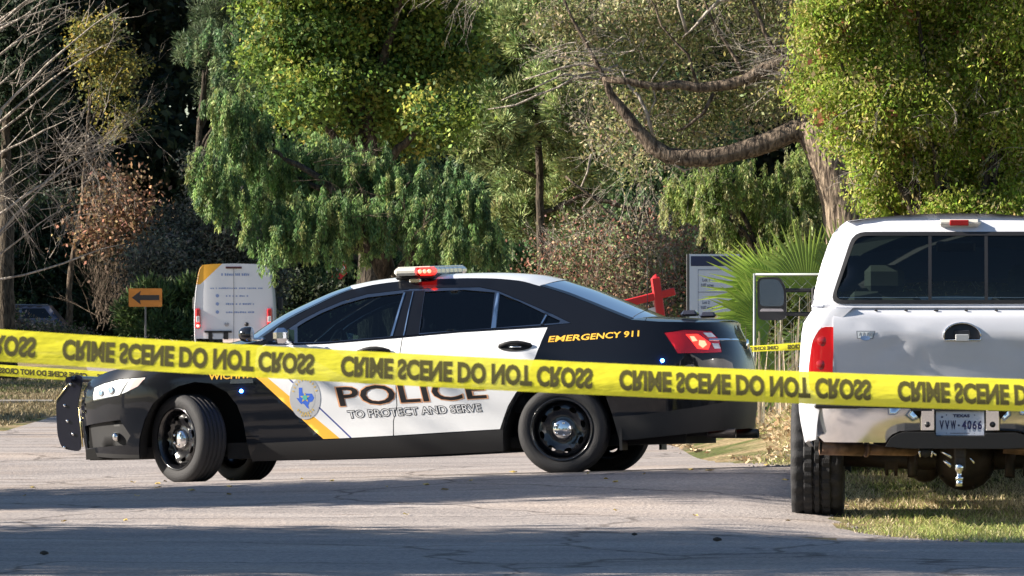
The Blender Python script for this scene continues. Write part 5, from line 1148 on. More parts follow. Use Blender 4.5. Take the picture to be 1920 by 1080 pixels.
T_redshrub2 = (2.19, 98.0, -0.26), [(-0.3, 0.56, 2.31, 0.45, 0.36, 0.4), (0.1, -0.31, 2.71, 0.45, 0.36, 0.4), (0.3, 0.25, 2.11, 0.5, 0.4, 0.5), (-0.2, -0.29, 1.71, 0.6, 0.48, 0.5), (0.5, 0.39, 3.0, 0.35, 0.28, 0.3)]
T_redshrub3 = (2.93, 96.0, -0.26), [(-0.1, 0.12, 2.39, 0.39, 0.39, 0.49), (0.1, -0.25, 1.8, 0.39, 0.39, 0.49), (-0.2, -0.39, 1.41, 0.49, 0.39, 0.39), (0.29, 0.26, 2.88, 0.29, 0.31, 0.39), (0.39, -0.52, 1.22, 0.49, 0.39, 0.49)]
T_leftever1 = (-10.04, 104.0, -0.26), [(0.11, -0.54, 6.26, 0.74, 0.68, 0.85), (0.53, 0.12, 5.63, 0.42, 0.51, 0.63), (0.0, 0.7, 5.21, 0.63, 0.51, 0.63), (-0.53, 0.23, 6.9, 0.85, 0.68, 0.85), (0.11, -0.44, 7.32, 0.74, 0.59, 0.53), (-0.11, 0.83, 4.04, 0.53, 0.51, 0.63)]
T_leftever2 = (-17.01, 186.0, -0.29), [(-0.38, -0.59, 4.28, 1.13, 1.06, 1.32), (0.57, -0.97, 2.77, 1.13, 0.91, 1.13), (-0.95, -0.46, 2.39, 1.13, 1.06, 1.32), (1.32, -0.11, 3.34, 0.76, 0.76, 0.95), (0.0, -0.88, 1.26, 1.7, 1.36, 0.76), (1.7, -0.65, 1.64, 0.95, 0.76, 0.95), (1.13, -0.26, 4.66, 0.76, 0.6, 0.76), (2.65, 0.14, 0.88, 0.95, 0.76, 0.76), (-1.7, -0.74, 3.72, 1.13, 1.36, 1.7), (2.27, -0.28, 2.39, 0.76, 0.76, 0.95)]
T_yellowtwig = (-15.01, 178.0, -0.29), [(1.54, 0.39, 9.23, 0.72, 0.65, 0.81), (2.17, 0.48, 7.97, 0.54, 0.43, 0.4), (1.09, 0.16, 8.69, 0.63, 0.58, 0.72), (1.72, 0.19, 7.52, 0.45, 0.36, 0.33), (0.72, 0.08, 9.96, 0.72, 0.58, 0.72), (1.99, -0.36, 9.6, 0.63, 0.51, 0.54), (1.45, -0.46, 7.15, 0.33, 0.26, 0.33), (0.9, -0.48, 10.68, 0.9, 0.72, 0.72)]
T_brownshrub = (-13.59, 176.0, -0.29), [(0.27, 0.41, 5.39, 0.72, 0.57, 0.54), (0.72, 0.2, 4.68, 0.8, 0.64, 0.45), (0.0, 0.46, 4.5, 0.8, 0.64, 0.54), (-0.18, -0.48, 3.78, 0.72, 0.57, 0.45), (1.07, 0.14, 4.5, 0.45, 0.36, 0.36), (0.54, -0.02, 3.96, 0.63, 0.5, 0.36)]
T_olive = (-9.39, 165.0, -0.28), [(0.0, 0.74, 5.49, 0.84, 0.67, 0.84), (0.5, -0.58, 4.32, 1.01, 0.8, 1.01), (-0.84, 1.6, 3.81, 1.01, 0.8, 0.84), (-1.68, -1.36, 2.81, 0.84, 0.67, 0.84), (-0.34, 0.15, 2.64, 1.34, 1.07, 1.01), (1.01, 0.76, 2.98, 1.01, 0.8, 1.01), (-2.01, 1.28, 1.8, 0.67, 0.54, 0.67), (-0.84, 0.76, 1.63, 1.01, 0.8, 0.67), (1.34, 0.65, 1.97, 0.84, 0.8, 1.01), (0.67, 0.94, 5.99, 0.67, 0.54, 0.67), (1.68, 1.33, 3.48, 0.67, 0.8, 1.01), (-1.17, -0.47, 2.31, 1.01, 0.8, 0.84)]
T_juniper1 = (-10.06, 150.0, -0.28), [(-0.15, 0.3, 1.48, 0.76, 0.61, 0.46), (0.61, 0.64, 1.17, 0.76, 0.61, 0.53), (-0.76, 0.59, 1.02, 0.61, 0.49, 0.46), (0.3, -0.13, 0.72, 0.91, 0.73, 0.3), (0.91, 0.46, 1.63, 0.46, 0.43, 0.53), (-0.38, 0.58, 1.02, 0.76, 0.61, 0.46)]
T_juniper2 = (-6.29, 172.0, -0.29), [(-0.7, 0.15, 1.64, 0.87, 0.7, 0.87), (0.35, 0.25, 1.29, 1.05, 0.84, 0.87), (-1.05, -0.24, 0.76, 0.7, 0.56, 0.7), (1.4, 0.17, 0.94, 1.05, 0.84, 0.7), (-1.4, 0.22, 1.46, 0.35, 0.7, 0.87), (2.45, -0.84, 1.11, 0.87, 0.7, 0.87), (3.5, 0.28, 1.11, 0.87, 0.7, 0.87), (4.54, 0.99, 1.46, 1.05, 0.84, 1.05), (6.12, 0.76, 1.46, 1.22, 0.98, 1.05)]
T_softpine = (-10.75, 172.0, -0.29), [(0.96, 0.55, 10.73, 0.87, 0.7, 0.79), (0.44, -0.27, 9.85, 0.7, 0.56, 0.52), (1.66, 0.56, 10.03, 0.87, 0.7, 0.79), (0.96, 0.19, 9.15, 0.79, 0.63, 0.52), (2.18, -0.14, 9.15, 0.7, 0.56, 0.52), (1.84, 0.81, 11.42, 1.05, 0.84, 0.87), (1.66, -1.0, 8.28, 0.7, 0.56, 0.52), (0.61, 0.6, 8.28, 0.52, 0.42, 0.44)]
T_weeds = (-14.85, 168.0, -0.28), [(-1.02, -0.75, 0.61, 0.85, 0.68, 0.27), (0.0, 0.16, 0.53, 0.68, 0.55, 0.24), (1.02, -0.03, 0.41, 0.51, 0.41, 0.14), (-1.37, -0.43, 0.95, 0.51, 0.41, 0.34)]
T_mid1 = (-4.10, 168.0, -0.28), [(-4.95, 0.48, 10.17, 1.37, 1.09, 1.02), (-4.27, -0.01, 8.12, 1.54, 1.23, 1.37), (-2.73, 0.27, 6.76, 1.71, 1.37, 1.37), (-1.37, 1.01, 5.39, 1.71, 1.37, 1.37), (-3.41, -0.59, 4.71, 1.54, 1.23, 1.2), (-4.78, -1.17, 5.73, 1.37, 1.09, 1.37), (0.0, -0.48, 7.1, 1.54, 1.23, 1.37), (-0.34, 0.43, 4.03, 1.71, 1.37, 1.02), (-2.05, -0.71, 3.51, 1.54, 1.23, 0.85), (1.37, -0.79, 5.56, 1.37, 1.09, 1.37), (-2.73, 0.97, 9.15, 1.54, 1.23, 1.37), (-1.2, 0.38, 10.85, 1.71, 1.37, 1.02), (0.68, -0.14, 9.15, 1.54, 1.23, 1.54)]
T_mid2 = (0.74, 146.0, -0.28), [(-2.23, 0.94, 4.01, 1.19, 0.95, 1.04), (-1.04, -0.42, 3.26, 1.19, 0.95, 0.89), (0.15, 0.4, 2.97, 1.04, 0.83, 0.74), (1.19, -0.72, 3.71, 1.19, 0.95, 0.89), (2.52, -0.17, 4.3, 1.19, 0.95, 0.89), (3.56, 0.73, 3.71, 1.19, 0.95, 0.89), (1.93, 0.99, 5.49, 1.19, 0.95, 1.04), (3.26, 0.91, 5.79, 1.34, 1.07, 1.04), (4.6, -0.28, 6.38, 1.34, 1.07, 1.19), (-1.93, 0.2, 5.49, 0.89, 0.71, 0.89), (4.75, -0.44, 4.01, 1.04, 0.83, 0.89), (-0.15, -0.87, 9.05, 1.19, 0.95, 1.19), (1.78, -0.01, 8.16, 1.34, 1.07, 1.19), (3.41, 0.81, 7.57, 1.34, 1.07, 1.19), (-1.04, 0.84, 2.52, 0.89, 0.71, 0.59)]
T_back0 = (-21.67, 205.0, -0.29), [(0.44, 0.52, 15.43, 2.21, 1.77, 1.45), (-0.1, 0.62, 14.02, 2.16, 1.73, 1.61), (0.26, 1.23, 11.85, 2.24, 1.79, 1.89), (1.0, 1.83, 9.91, 2.57, 2.06, 1.35), (0.78, 0.74, 8.27, 3.16, 2.53, 1.71), (-0.4, -1.2, 5.67, 2.52, 2.01, 1.42), (-0.09, -0.1, 4.33, 3.28, 2.62, 1.49), (-0.75, -1.29, 2.33, 3.09, 2.47, 1.63)]
T_back1 = (-19.27, 218.0, -0.29), [(-1.08, -1.15, 16.73, 2.7, 2.16, 1.54), (-0.5, 1.6, 14.74, 2.68, 2.15, 1.79), (0.25, 1.92, 12.27, 2.44, 1.95, 1.98), (0.9, 1.91, 10.76, 3.59, 2.87, 1.93), (-0.82, 0.15, 8.33, 3.28, 2.63, 2.06), (-0.27, 1.16, 6.12, 3.54, 2.83, 1.98), (0.98, -0.72, 4.11, 3.31, 2.65, 1.56), (0.49, 1.64, 1.69, 3.3, 2.64, 1.93)]
T_back2 = (-15.01, 208.0, -0.29), [(0.75, -0.75, 16.14, 2.09, 1.67, 1.65), (0.11, -0.48, 13.78, 2.4, 1.92, 1.37), (0.65, 1.38, 12.37, 2.64, 2.11, 1.47), (-0.35, 1.6, 9.75, 2.67, 2.14, 1.45), (0.03, -1.17, 7.79, 3.34, 2.67, 1.82), (0.94, 1.4, 5.98, 3.44, 2.75, 1.41), (-0.59, 1.87, 3.94, 2.81, 2.25, 1.85), (0.29, 0.1, 1.94, 3.34, 2.67, 1.73)]
T_back3 = (-14.47, 226.0, -0.29), [(0.17, -1.22, 17.54, 2.65, 2.12, 1.84), (0.24, -1.09, 15.51, 3.01, 2.41, 1.85), (-0.23, 0.75, 12.62, 2.67, 2.14, 1.83), (0.44, -0.71, 11.11, 3.31, 2.65, 1.77), (1.05, -0.58, 8.14, 3.03, 2.43, 1.82), (-0.86, 0.48, 6.41, 3.6, 2.88, 2.13), (-0.05, -1.58, 4.34, 2.95, 2.36, 1.92), (0.98, 0.92, 2.33, 3.56, 2.85, 1.49)]
T_back4 = (-10.34, 212.0, -0.29), [(-0.81, 1.33, 16.28, 2.26, 1.81, 1.52), (0.07, -0.31, 14.3, 2.36, 1.89, 1.66), (0.06, 1.16, 12.49, 2.23, 1.78, 1.81), (0.3, -1.5, 10.13, 3.41, 2.73, 1.8), (0.77, -0.39, 8.34, 3.3, 2.64, 1.94), (0.87, 0.74, 6.22, 2.89, 2.31, 2.02), (-0.61, -1.93, 3.58, 3.45, 2.76, 1.47), (-0.56, -1.2, 1.77, 2.84, 2.27, 1.45)]
T_back5 = (-7.22, 222.0, -0.29), [(0.41, 0.8, 16.61, 2.95, 2.36, 1.53), (0.01, 1.38, 14.61, 2.57, 2.06, 1.94), (-0.7, -1.27, 13.09, 2.25, 1.8, 1.47), (0.12, -0.18, 10.54, 3.28, 2.63, 1.55), (-0.71, 0.96, 8.68, 3.56, 2.85, 2.16), (0.96, -0.38, 6.63, 2.77, 2.22, 2.13), (-0.09, -1.22, 3.89, 3.04, 2.43, 1.78), (0.03, -1.34, 2.04, 3.32, 2.65, 1.45)]
T_back6 = (-3.41, 210.0, -0.29), [(0.03, -1.07, 16.57, 2.74, 2.19, 1.91), (0.44, 1.78, 13.82, 2.53, 2.03, 1.64), (0.21, 0.66, 12.09, 2.8, 2.24, 1.92), (-0.52, -0.65, 9.72, 3.28, 2.62, 1.9), (0.67, 0.64, 8.12, 3.42, 2.74, 1.97), (0.42, 0.28, 5.79, 3.3, 2.64, 1.64), (0.48, 0.13, 4.36, 2.89, 2.31, 1.69), (-1.04, -0.44, 2.08, 3.17, 2.54, 1.79)]
T_back7 = (0.00, 220.0, -0.29), [(1.12, 0.44, 16.72, 2.71, 2.17, 1.98), (1.07, -1.77, 15.15, 2.64, 2.11, 1.96), (-0.54, 1.78, 12.69, 2.19, 1.75, 1.57), (-0.28, -0.32, 10.83, 2.94, 2.35, 2.08), (0.11, 0.11, 8.34, 3.66, 2.92, 1.84), (1.11, 0.39, 6.1, 3.5, 2.8, 1.49), (0.22, -0.54, 3.87, 2.73, 2.18, 2.1), (-0.76, -0.86, 2.0, 2.85, 2.28, 1.79)]
T_back8 = (3.35, 206.0, -0.29), [(0.32, -1.19, 15.83, 2.22, 1.78, 1.82), (-0.43, -1.79, 14.29, 2.19, 1.76, 1.37), (-0.72, 0.11, 11.69, 2.3, 1.84, 1.94), (0.52, -1.5, 10.29, 3.44, 2.75, 1.97), (-0.89, -0.23, 7.58, 2.92, 2.33, 1.66), (0.99, 0.67, 6.15, 3.01, 2.4, 1.97), (0.47, -0.18, 3.97, 3.43, 2.75, 1.89), (0.22, -0.95, 2.28, 3.1, 2.48, 1.65)]
T_back9 = (7.02, 216.0, -0.29), [(0.18, -1.65, 16.64, 2.72, 2.18, 1.78), (1.09, 0.71, 14.09, 2.69, 2.15, 1.57), (-0.85, 0.2, 12.05, 2.73, 2.18, 1.84), (-0.31, 0.52, 10.51, 3.31, 2.65, 1.8), (0.2, -0.51, 8.11, 3.38, 2.7, 1.54), (-0.55, -0.09, 5.72, 3.54, 2.83, 2.02), (-1.01, -1.16, 4.44, 2.9, 2.32, 1.7), (0.27, -0.63, 2.32, 3.17, 2.54, 1.46)]
T_back10 = (10.24, 210.0, -0.29), [(0.52, -1.67, 15.86, 2.11, 1.68, 1.45), (0.66, -0.78, 14.02, 2.64, 2.11, 1.51), (-0.16, 0.9, 12.31, 2.67, 2.14, 1.62), (0.33, 0.78, 9.65, 2.87, 2.3, 1.74), (0.53, -0.87, 7.68, 2.97, 2.38, 1.62), (-0.86, -1.43, 5.7, 2.64, 2.11, 1.42), (0.14, -0.57, 4.0, 3.22, 2.58, 1.57), (0.59, 0.9, 2.32, 2.77, 2.21, 1.82)]
T_back11 = (14.31, 220.0, -0.29), [(-0.3, 0.18, 17.19, 2.72, 2.17, 1.84), (0.94, 0.27, 14.33, 2.88, 2.31, 1.74), (0.68, 1.87, 12.77, 2.4, 1.92, 1.72), (0.97, 0.6, 10.12, 2.93, 2.35, 1.69), (-0.3, 1.22, 8.47, 3.08, 2.46, 1.71), (-0.68, -1.74, 6.17, 3.48, 2.79, 1.82), (0.75, 0.19, 4.05, 2.86, 2.29, 1.97), (0.85, 1.15, 2.17, 2.71, 2.16, 1.8)]
T_back12 = (17.33, 208.0, -0.29), [(-0.88, 0.1, 16.37, 2.59, 2.07, 1.96), (-0.88, 0.84, 13.89, 2.14, 1.71, 1.86), (0.31, 1.21, 12.21, 2.2, 1.76, 1.87), (0.05, -0.31, 9.77, 2.91, 2.33, 1.58), (0.99, -0.32, 7.84, 3.01, 2.4, 1.72), (0.47, -1.42, 5.8, 3.41, 2.73, 1.63), (0.69, 0.96, 3.83, 3.35, 2.68, 1.9), (0.71, 1.96, 1.63, 3.45, 2.76, 1.79)]
T_back13 = (21.75, 214.0, -0.29), [(-0.27, -0.96, 16.72, 2.25, 1.8, 1.69), (-0.45, 1.55, 13.96, 2.13, 1.71, 1.61), (-0.84, 1.66, 12.17, 2.7, 2.16, 1.52), (-0.95, -0.63, 10.27, 3.18, 2.55, 2.02), (-1.01, 0.19, 8.51, 2.79, 2.23, 1.54), (-0.58, 1.83, 5.91, 3.19, 2.55, 1.55), (-0.69, -0.07, 4.22, 2.78, 2.22, 1.92), (-0.41, -1.12, 1.93, 3.41, 2.73, 1.73)]
NBACK = 14
P_elm = [[(0.061, 0, -0.218, 0.305), (0.024, 0, 1.306, 0.28), (0.0, 0, 2.465, 0.268), (-0.098, 0, 2.891, 0.256), (-0.226, 0, 3.227, 0.244), (-0.366, 0, 3.501, 0.226), (-0.476, 0.5, 3.867, 0.152), (-0.61, 1.0, 4.294, 0.104), (-0.762, 1.6, 4.782, 0.073), (-0.915, 1.8, 5.33, 0.049), (-1.037, 2, 5.94, 0.024)], [(-0.366, 0, 3.41, 0.152), (-0.61, 0, 3.471, 0.134), (-0.854, 0, 3.367, 0.122), (-1.098, 0, 3.27, 0.113), (-1.341, 0, 3.209, 0.107), (-1.585, 0, 3.16, 0.104), (-1.829, 0, 3.154, 0.104), (-2.061, 0, 3.19, 0.101), (-2.226, 0, 3.288, 0.091), (-2.409, 0, 3.501, 0.073), (-2.591, 0, 3.715, 0.061), (-2.713, 0, 3.879, 0.046), (-2.835, 0, 4.172, 0.027), (-3.0, 0, 4.477, 0.021), (-3.171, 0, 4.782, 0.018), (-3.293, 0, 5.087, 0.012)], [(-0.5, 0, 4.111, 0.122), (-0.732, 0, 4.245, 0.104), (-0.945, 0, 4.184, 0.085), (-1.159, 0, 4.062, 0.073), (-1.402, 0, 4.001, 0.067), (-1.707, 0, 3.952, 0.061), (-1.951, 0, 3.989, 0.055), (-2.195, 0, 3.977, 0.049), (-2.5, 0, 4.038, 0.043), (-2.805, 0, 4.062, 0.037)], [(-1.524, 0, 3.916, 0.024), (-1.659, 0, 3.684, 0.024), (-1.86, 0, 3.513, 0.018), (-1.963, 0, 3.465, 0.012)], [(-2.226, 0, 3.41, 0.024), (-2.305, 0, 3.654, 0.024), (-2.409, 0, 3.867, 0.021), (-2.512, 0, 3.989, 0.018), (-2.591, 0, 4.172, 0.012)], [(-2.683, 0, 4.141, 0.015), (-3.049, 0, 4.233, 0.015), (-3.476, 0, 4.111, 0.012), (-3.72, 0, 4.05, 0.006)], [(-2.622, 0, 4.202, 0.015), (-3.11, 0, 4.08, 0.015), (-3.537, 0, 3.867, 0.012), (-3.78, 0, 3.745, 0.012), (-4.116, 0, 3.715, 0.006)], [(-2.805, 0, 4.05, 0.015), (-3.232, 0, 4.111, 0.012), (-3.598, 0, 3.959, 0.009), (-3.963, 0, 3.818, 0.006)], [(-2.927, 0, 3.196, 0.015), (-2.988, 0, 3.013, 0.012), (-3.049, 0, 2.83, 0.009)], [(-2.073, 0, 3.135, 0.018), (-1.89, 0, 3.026, 0.012), (-1.707, 0, 3.062, 0.006)], [(-0.732, 0, 4.294, 0.037), (-0.976, 0, 4.599, 0.027), (-1.098, 0, 4.965, 0.018), (-1.28, 0, 5.33, 0.012)], [(-1.159, 0, 4.05, 0.024), (-1.341, 0, 4.416, 0.021), (-1.585, 0, 4.782, 0.015), (-1.768, 0, 5.209, 0.009)], [(-1.707, 0, 3.959, 0.021), (-1.829, 0, 4.355, 0.015), (-2.134, 0, 4.66, 0.012), (-2.317, 0, 5.087, 0.006)], [(-1.829, 0, 4.599, 0.024), (-1.921, 0, 4.904, 0.018), (-1.963, 0, 5.209, 0.012)], [(-0.915, 0, 5.087, 0.03), (-1.463, 0, 4.965, 0.024), (-1.89, 0, 4.538, 0.012)], [(-1.28, 0, 3.989, 0.018), (-1.037, 0, 4.08, 0.024), (-0.732, 0, 4.05, 0.015), (-0.549, 0, 4.111, 0.018)], [(-2.317, 0, 3.562, 0.012), (-2.195, 0, 3.806, 0.012), (-2.256, 0, 4.05, 0.009), (-2.073, 0, 4.294, 0.006)]]
P_redtrunk = [[(0.149, 0, 0.813, 0.08), (0.12, 0, 1.809, 0.07), (0.08, 0, 2.506, 0.055), (0.149, 0, 3.004, 0.035), (0.299, 0, 3.502, 0.02)], [(0.1, 0, 2.207, 0.04), (-0.199, 0, 2.805, 0.03), (-0.398, 0, 3.303, 0.015)], [(0.08, 0, 2.606, 0.04), (-0.199, 0, 3.004, 0.03), (-0.797, 0, 3.602, 0.025), (-1.195, 0, 3.9, 0.02)], [(0.349, 0, 0.813, 0.06), (0.418, 0, 2.207, 0.04), (0.498, 0, 3.203, 0.025)]]
P_limb2 = [[(0.224, 0, 0.051, 0.112), (0.168, 0, 2.287, 0.101), (0.112, 0, 4.523, 0.078), (0.0, 0, 6.759, 0.045)], [(0.112, 0, 3.405, 0.056), (1.118, 0, 3.852, 0.05), (2.012, 0, 3.573, 0.05), (2.907, 0, 3.293, 0.039), (3.689, 0, 3.126, 0.022)], [(0.134, 0, 4.188, 0.045), (-0.559, 0, 4.523, 0.028), (-1.118, 0, 4.635, 0.017)], [(0.056, 0, 5.082, 0.045), (0.671, 0, 5.194, 0.028), (1.23, 0, 5.082, 0.017)]]
ORD = 'first second third fourth fifth sixth seventh eighth ninth tenth eleventh twelfth thirteenth fourteenth'.split()
# broad-leaved tree, top centre
t = tree_root('broadleaf_tree', T_cottonwood, 'tall broad leaved tree with yellow green sunlit leaves at top centre'); simple_trunk(t, T_cottonwood, .28, BARK_D)
foliage(t, T_cottonwood[1], 85000, 'broad', [(.24, .31, .06), (.18, .26, .06), (.12, .20, .05), (.36, .36, .08), (.10, .17, .05)], 21, L=.088, asp=.7, sub=40, sig=.20)
twigs(t, [(-.0 + a, -1.2, b, 0, -.3, -1, .15) for a, b in ((.2, 3.4), (.35, 3.3), (-.1, 3.5))], 26, .35, 8, BARK_P, down=.6, name='seed_cluster', rad=.008)
t = tree_root('pepper_tree', T_pepper, 'light green pepper tree with drooping feathery foliage above the van and the stop sign'); simple_trunk(t, T_pepper, .2, BARK_D, top=.7)
foliage(t, T_pepper[1], 130000, 'strand', [(.17, .27, .09), (.22, .31, .11), (.13, .22, .08), (.28, .33, .12), (.10, .17, .07)], 22, L=.066, asp=.30, sub=60, sig=.13, droop=.8, shell=.3)
twigs(t, [(-1.2, -.6, 3.2, 1, 0, -.1, .5), (.2, -.6, 2.4, 1, 0, 0, .5)], 20, .6, 9, BARK_G, name='bare_twigs', rad=.007)
t = tree_root('pine_tree', T_pine, 'olive green pine with soft rounded needle clusters right of centre')
for i, p in enumerate(P_limb2): branch(t, p, 'trunk' if i == 0 else 'branch', BARK_D, 8, i, .03)
foliage(t, T_pine[1], 120000, 'needle', [(.30, .36, .15), (.25, .31, .125), (.19, .25, .10), (.34, .37, .16)], 23, L=.17, asp=.17, sub=34, sig=.22, material=NEEDLE, shell=.45)
t = tree_root('soft_pine', T_softpine, 'pale green pine branches at the top left of centre'); simple_trunk(t, T_softpine, .2, BARK_D, top=.8)
foliage(t, T_softpine[1], 26000, 'needle', [(.13, .17, .08), (.10, .14, .07)], 24, L=.17, asp=.14, sub=26, sig=.26, material=NEEDLE, name='crown')
# elm with the big limb
t = tree_root('elm_tree', T_elm, 'thick leaning trunk with a long curved bare limb and sparse small leaves')
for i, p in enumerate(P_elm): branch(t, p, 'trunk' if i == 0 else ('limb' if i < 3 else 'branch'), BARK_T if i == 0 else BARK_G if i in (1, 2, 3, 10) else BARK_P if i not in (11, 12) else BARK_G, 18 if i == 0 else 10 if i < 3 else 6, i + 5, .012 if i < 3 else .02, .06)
foliage(t, T_elm[1], 32000, 'broad', [(.30, .31, .12), (.36, .32, .16), (.22, .26, .10), (.48, .42, .27), (.16, .20, .08)], 25, L=.055, asp=.5, sub=30, sig=.17, shell=.2)
st = [(c[0], c[1], c[2], rv.uniform(-1, .6), -.2, rv.uniform(-.5, .8), .3) for c in T_elm[1]]
twigs(t, st, 300, .55, 31, BARK_P, name='twigs', rad=.005)
twigs(t, [(-3.0, -.2, 4.3, -1, 0, -.25, .25), (-2.7, -.1, 4.25, -1, 0, -.1, .3), (-.7, -.2, 4.25, -.8, -.2, .1, .35), (-.35, -.2, 4.2, -.9, -.2, -.2, .3)], 60, .55, 32, BARK_P, spread=.45, name='bare_twigs', rad=.006)
twigs(t, [(-4.15, .1, 5.3, -.6, 0, -.5, .3)], 26, .5, 33, BARK_P, spread=.6, name='bare_twigs', rad=.006, down=.3)
t = tree_root('willow_like_tree', T_willow, 'bright green hanging foliage left of the thick tree trunk'); simple_trunk(t, T_willow, .12, BARK_D, top=.7)
foliage(t, T_willow[1], 100000, 'strand', [(.20, .27, .07), (.25, .30, .09), (.14, .20, .055), (.32, .33, .15)], 26, L=.058, asp=.3, sub=60, sig=.11, droop=.8, shell=.25)
t = tree_root('yellow_green_tree', T_yellowgreen, 'bright yellow green leafy tree above the white pickup truck'); simple_trunk(t, T_yellowgreen, .13, BARK_D, top=.35)
foliage(t, T_yellowgreen[1], 170000, 'broad', [(.26, .37, .05), (.33, .41, .07), (.40, .41, .10), (.21, .31, .05), (.44, .40, .18), (.30, .36, .07)], 27, L=.044, asp=.45, sub=260, sig=.085, droop=.9, shell=.0, jit=.22, material=leaf_mat('bright_leaf', .5, .6, .15))
foliage(t, T_yellowgreen[1], 3500, 'broad', [(.38, .17, .09), (.36, .28, .14)], 28, L=.06, asp=.6, sub=10, sig=.06, name='dry_leaves', shell=.6)
twigs(t, [(c[0], c[1] - .2, c[2], rv.uniform(-1, 1), -.4, rv.uniform(-.8, .5), .2) for c in T_yellowgreen[1][8:24]], 70, .3, 34, BARK_P, name='twigs', rad=.004, down=.3)
for T, lab, nm in ((T_mid1, 'blue green leafy tree filling in behind the drooping pepper tree', 80), (T_mid2, 'grey green leafy tree filling in behind the pine and the red shrubs', 81)):
    t = tree_root('leafy_tree', T, lab); simple_trunk(t, T, .25, BARK_D, top=.6)
    foliage(t, T[1], 70000, 'strand', [(.12, .20, .09), (.15, .23, .10), (.19, .25, .11), (.09, .15, .07)], nm, L=.14, asp=.4, sub=60, sig=.24, droop=.5, shell=.2)
# reddish shrubs
reds = [(.32, .14, .10), (.24, .13, .10), (.30, .21, .13), (.20, .19, .10), (.16, .22, .09), (.14, .19, .08)]
for i, (T, lab) in enumerate(((T_redshrub1, 'reddish brown shrub behind the police car roof'), (T_redshrub2, 'reddish twiggy shrub with dark stems left of the white sign board'), (T_redshrub3, 'brown leaved shrub directly beside the white sign board'))):
    t = tree_root('autumn_shrub', T, lab, 'shrub', 'reddish shrubs behind the police car')
    foliage(t, T[1], 3600, 'broad', reds, 40 + i, L=.07, asp=.6, sub=30, sig=.3, shell=.05, material=DRYLEAF)
    twigs(t, [(c[0] * .6, c[1], .2, rv.uniform(-.5, .5), 0, 1, .3) for c in T[1]], 46, 1.6, 50 + i, BARK_G, spread=.4, name='stems', rad=.018)
    twigs(t, [(c[0], c[1], c[2], 0, 0, .5, .4) for c in T[1]], 60, .7, 55 + i, BARK_P, name='twigs', rad=.009)
    if i == 1:
        for j, p in enumerate(P_redtrunk): branch(t, p, 'stem', BARK_D if j != 2 else BARK_G, 8, j, .02)
# left group
t = tree_root('dark_evergreen', T_leftever1, 'dark evergreen crown at the upper left edge'); simple_trunk(t, T_leftever1, .2, BARK_D)
foliage(t, T_leftever1[1], 26000, 'broad', [(.03, .05, .025), (.04, .06, .03)], 60, L=.11, asp=.5, sub=40, sig=.2)
t = tree_root('dark_evergreen', T_leftever2, 'dark bushy evergreen behind the parked blue car'); simple_trunk(t, T_leftever2, .15, BARK_D, top=.6)
foliage(t, T_leftever2[1], 30000, 'broad', [(.025, .045, .02), (.04, .065, .03), (.03, .05, .03)], 61, L=.19, asp=.5, sub=40, sig=.35)
t = tree_root('yellow_leaved_tree', T_yellowtwig, 'thin tree with small yellow leaves catching light at upper left'); simple_trunk(t, T_yellowtwig, .1, BARK_G)
foliage(t, T_yellowtwig[1], 5200, 'broad', [(.36, .30, .06), (.26, .24, .07), (.16, .17, .06), (.12, .14, .06)], 62, L=.13, asp=.6, sub=30, sig=.26, shell=.1)
twigs(t, [(c[0] - .3, c[1], c[2] - .3, .7, 0, .6, .2) for c in T_yellowtwig[1]], 40, 1.2, 63, BARK_P, spread=.3, rad=.012)
t = tree_root('brown_shrub', T_brownshrub, 'reddish brown dry shrub below the yellow leaved tree on the left', 'shrub')
foliage(t, T_brownshrub[1], 3200, 'broad', [(.24, .13, .08), (.27, .18, .09), (.17, .12, .08)], 64, L=.16, asp=.6, sub=24, sig=.5, material=DRYLEAF)
twigs(t, [(0, 0, 1.0, .2, 0, 1, .5)], 60, 2.0, 65, BARK_G, rad=.018, spread=.7, name='stems')
t = tree_root('olive_tree', T_olive, 'grey green olive like tree around the white van'); simple_trunk(t, T_olive, .25, BARK_D)
foliage(t, T_olive[1], 52000, 'broad', [(.15, .16, .12), (.11, .12, .09), (.08, .09, .07), (.19, .19, .15)], 66, L=.14, asp=.4, sub=60, sig=.3, shell=.3)
t = tree_root('juniper_bush', T_juniper1, 'low green bush beneath the orange arrow sign', 'bush'); foliage(t, T_juniper1[1], 16000, 'needle', [(.06, .10, .035), (.09, .13, .04), (.05, .08, .03)], 67, L=.22, asp=.2, sub=40, sig=.35, material=NEEDLE)
t = tree_root('dark_hedge', T_juniper2, 'dark green hedge behind the police car windscreen', 'hedge'); foliage(t, T_juniper2[1], 30000, 'broad', [(.04, .06, .03), (.06, .08, .035)], 68, L=.15, asp=.5, sub=40, sig=.3)
t = tree_root('weedy_clump', T_weeds, 'weedy reddish and green growth in front of the parked blue car', 'weeds'); foliage(t, T_weeds[1], 7000, 'broad', [(.26, .18, .13), (.12, .17, .05), (.34, .27, .2)], 69, L=.1, asp=.5, sub=60, sig=.2)
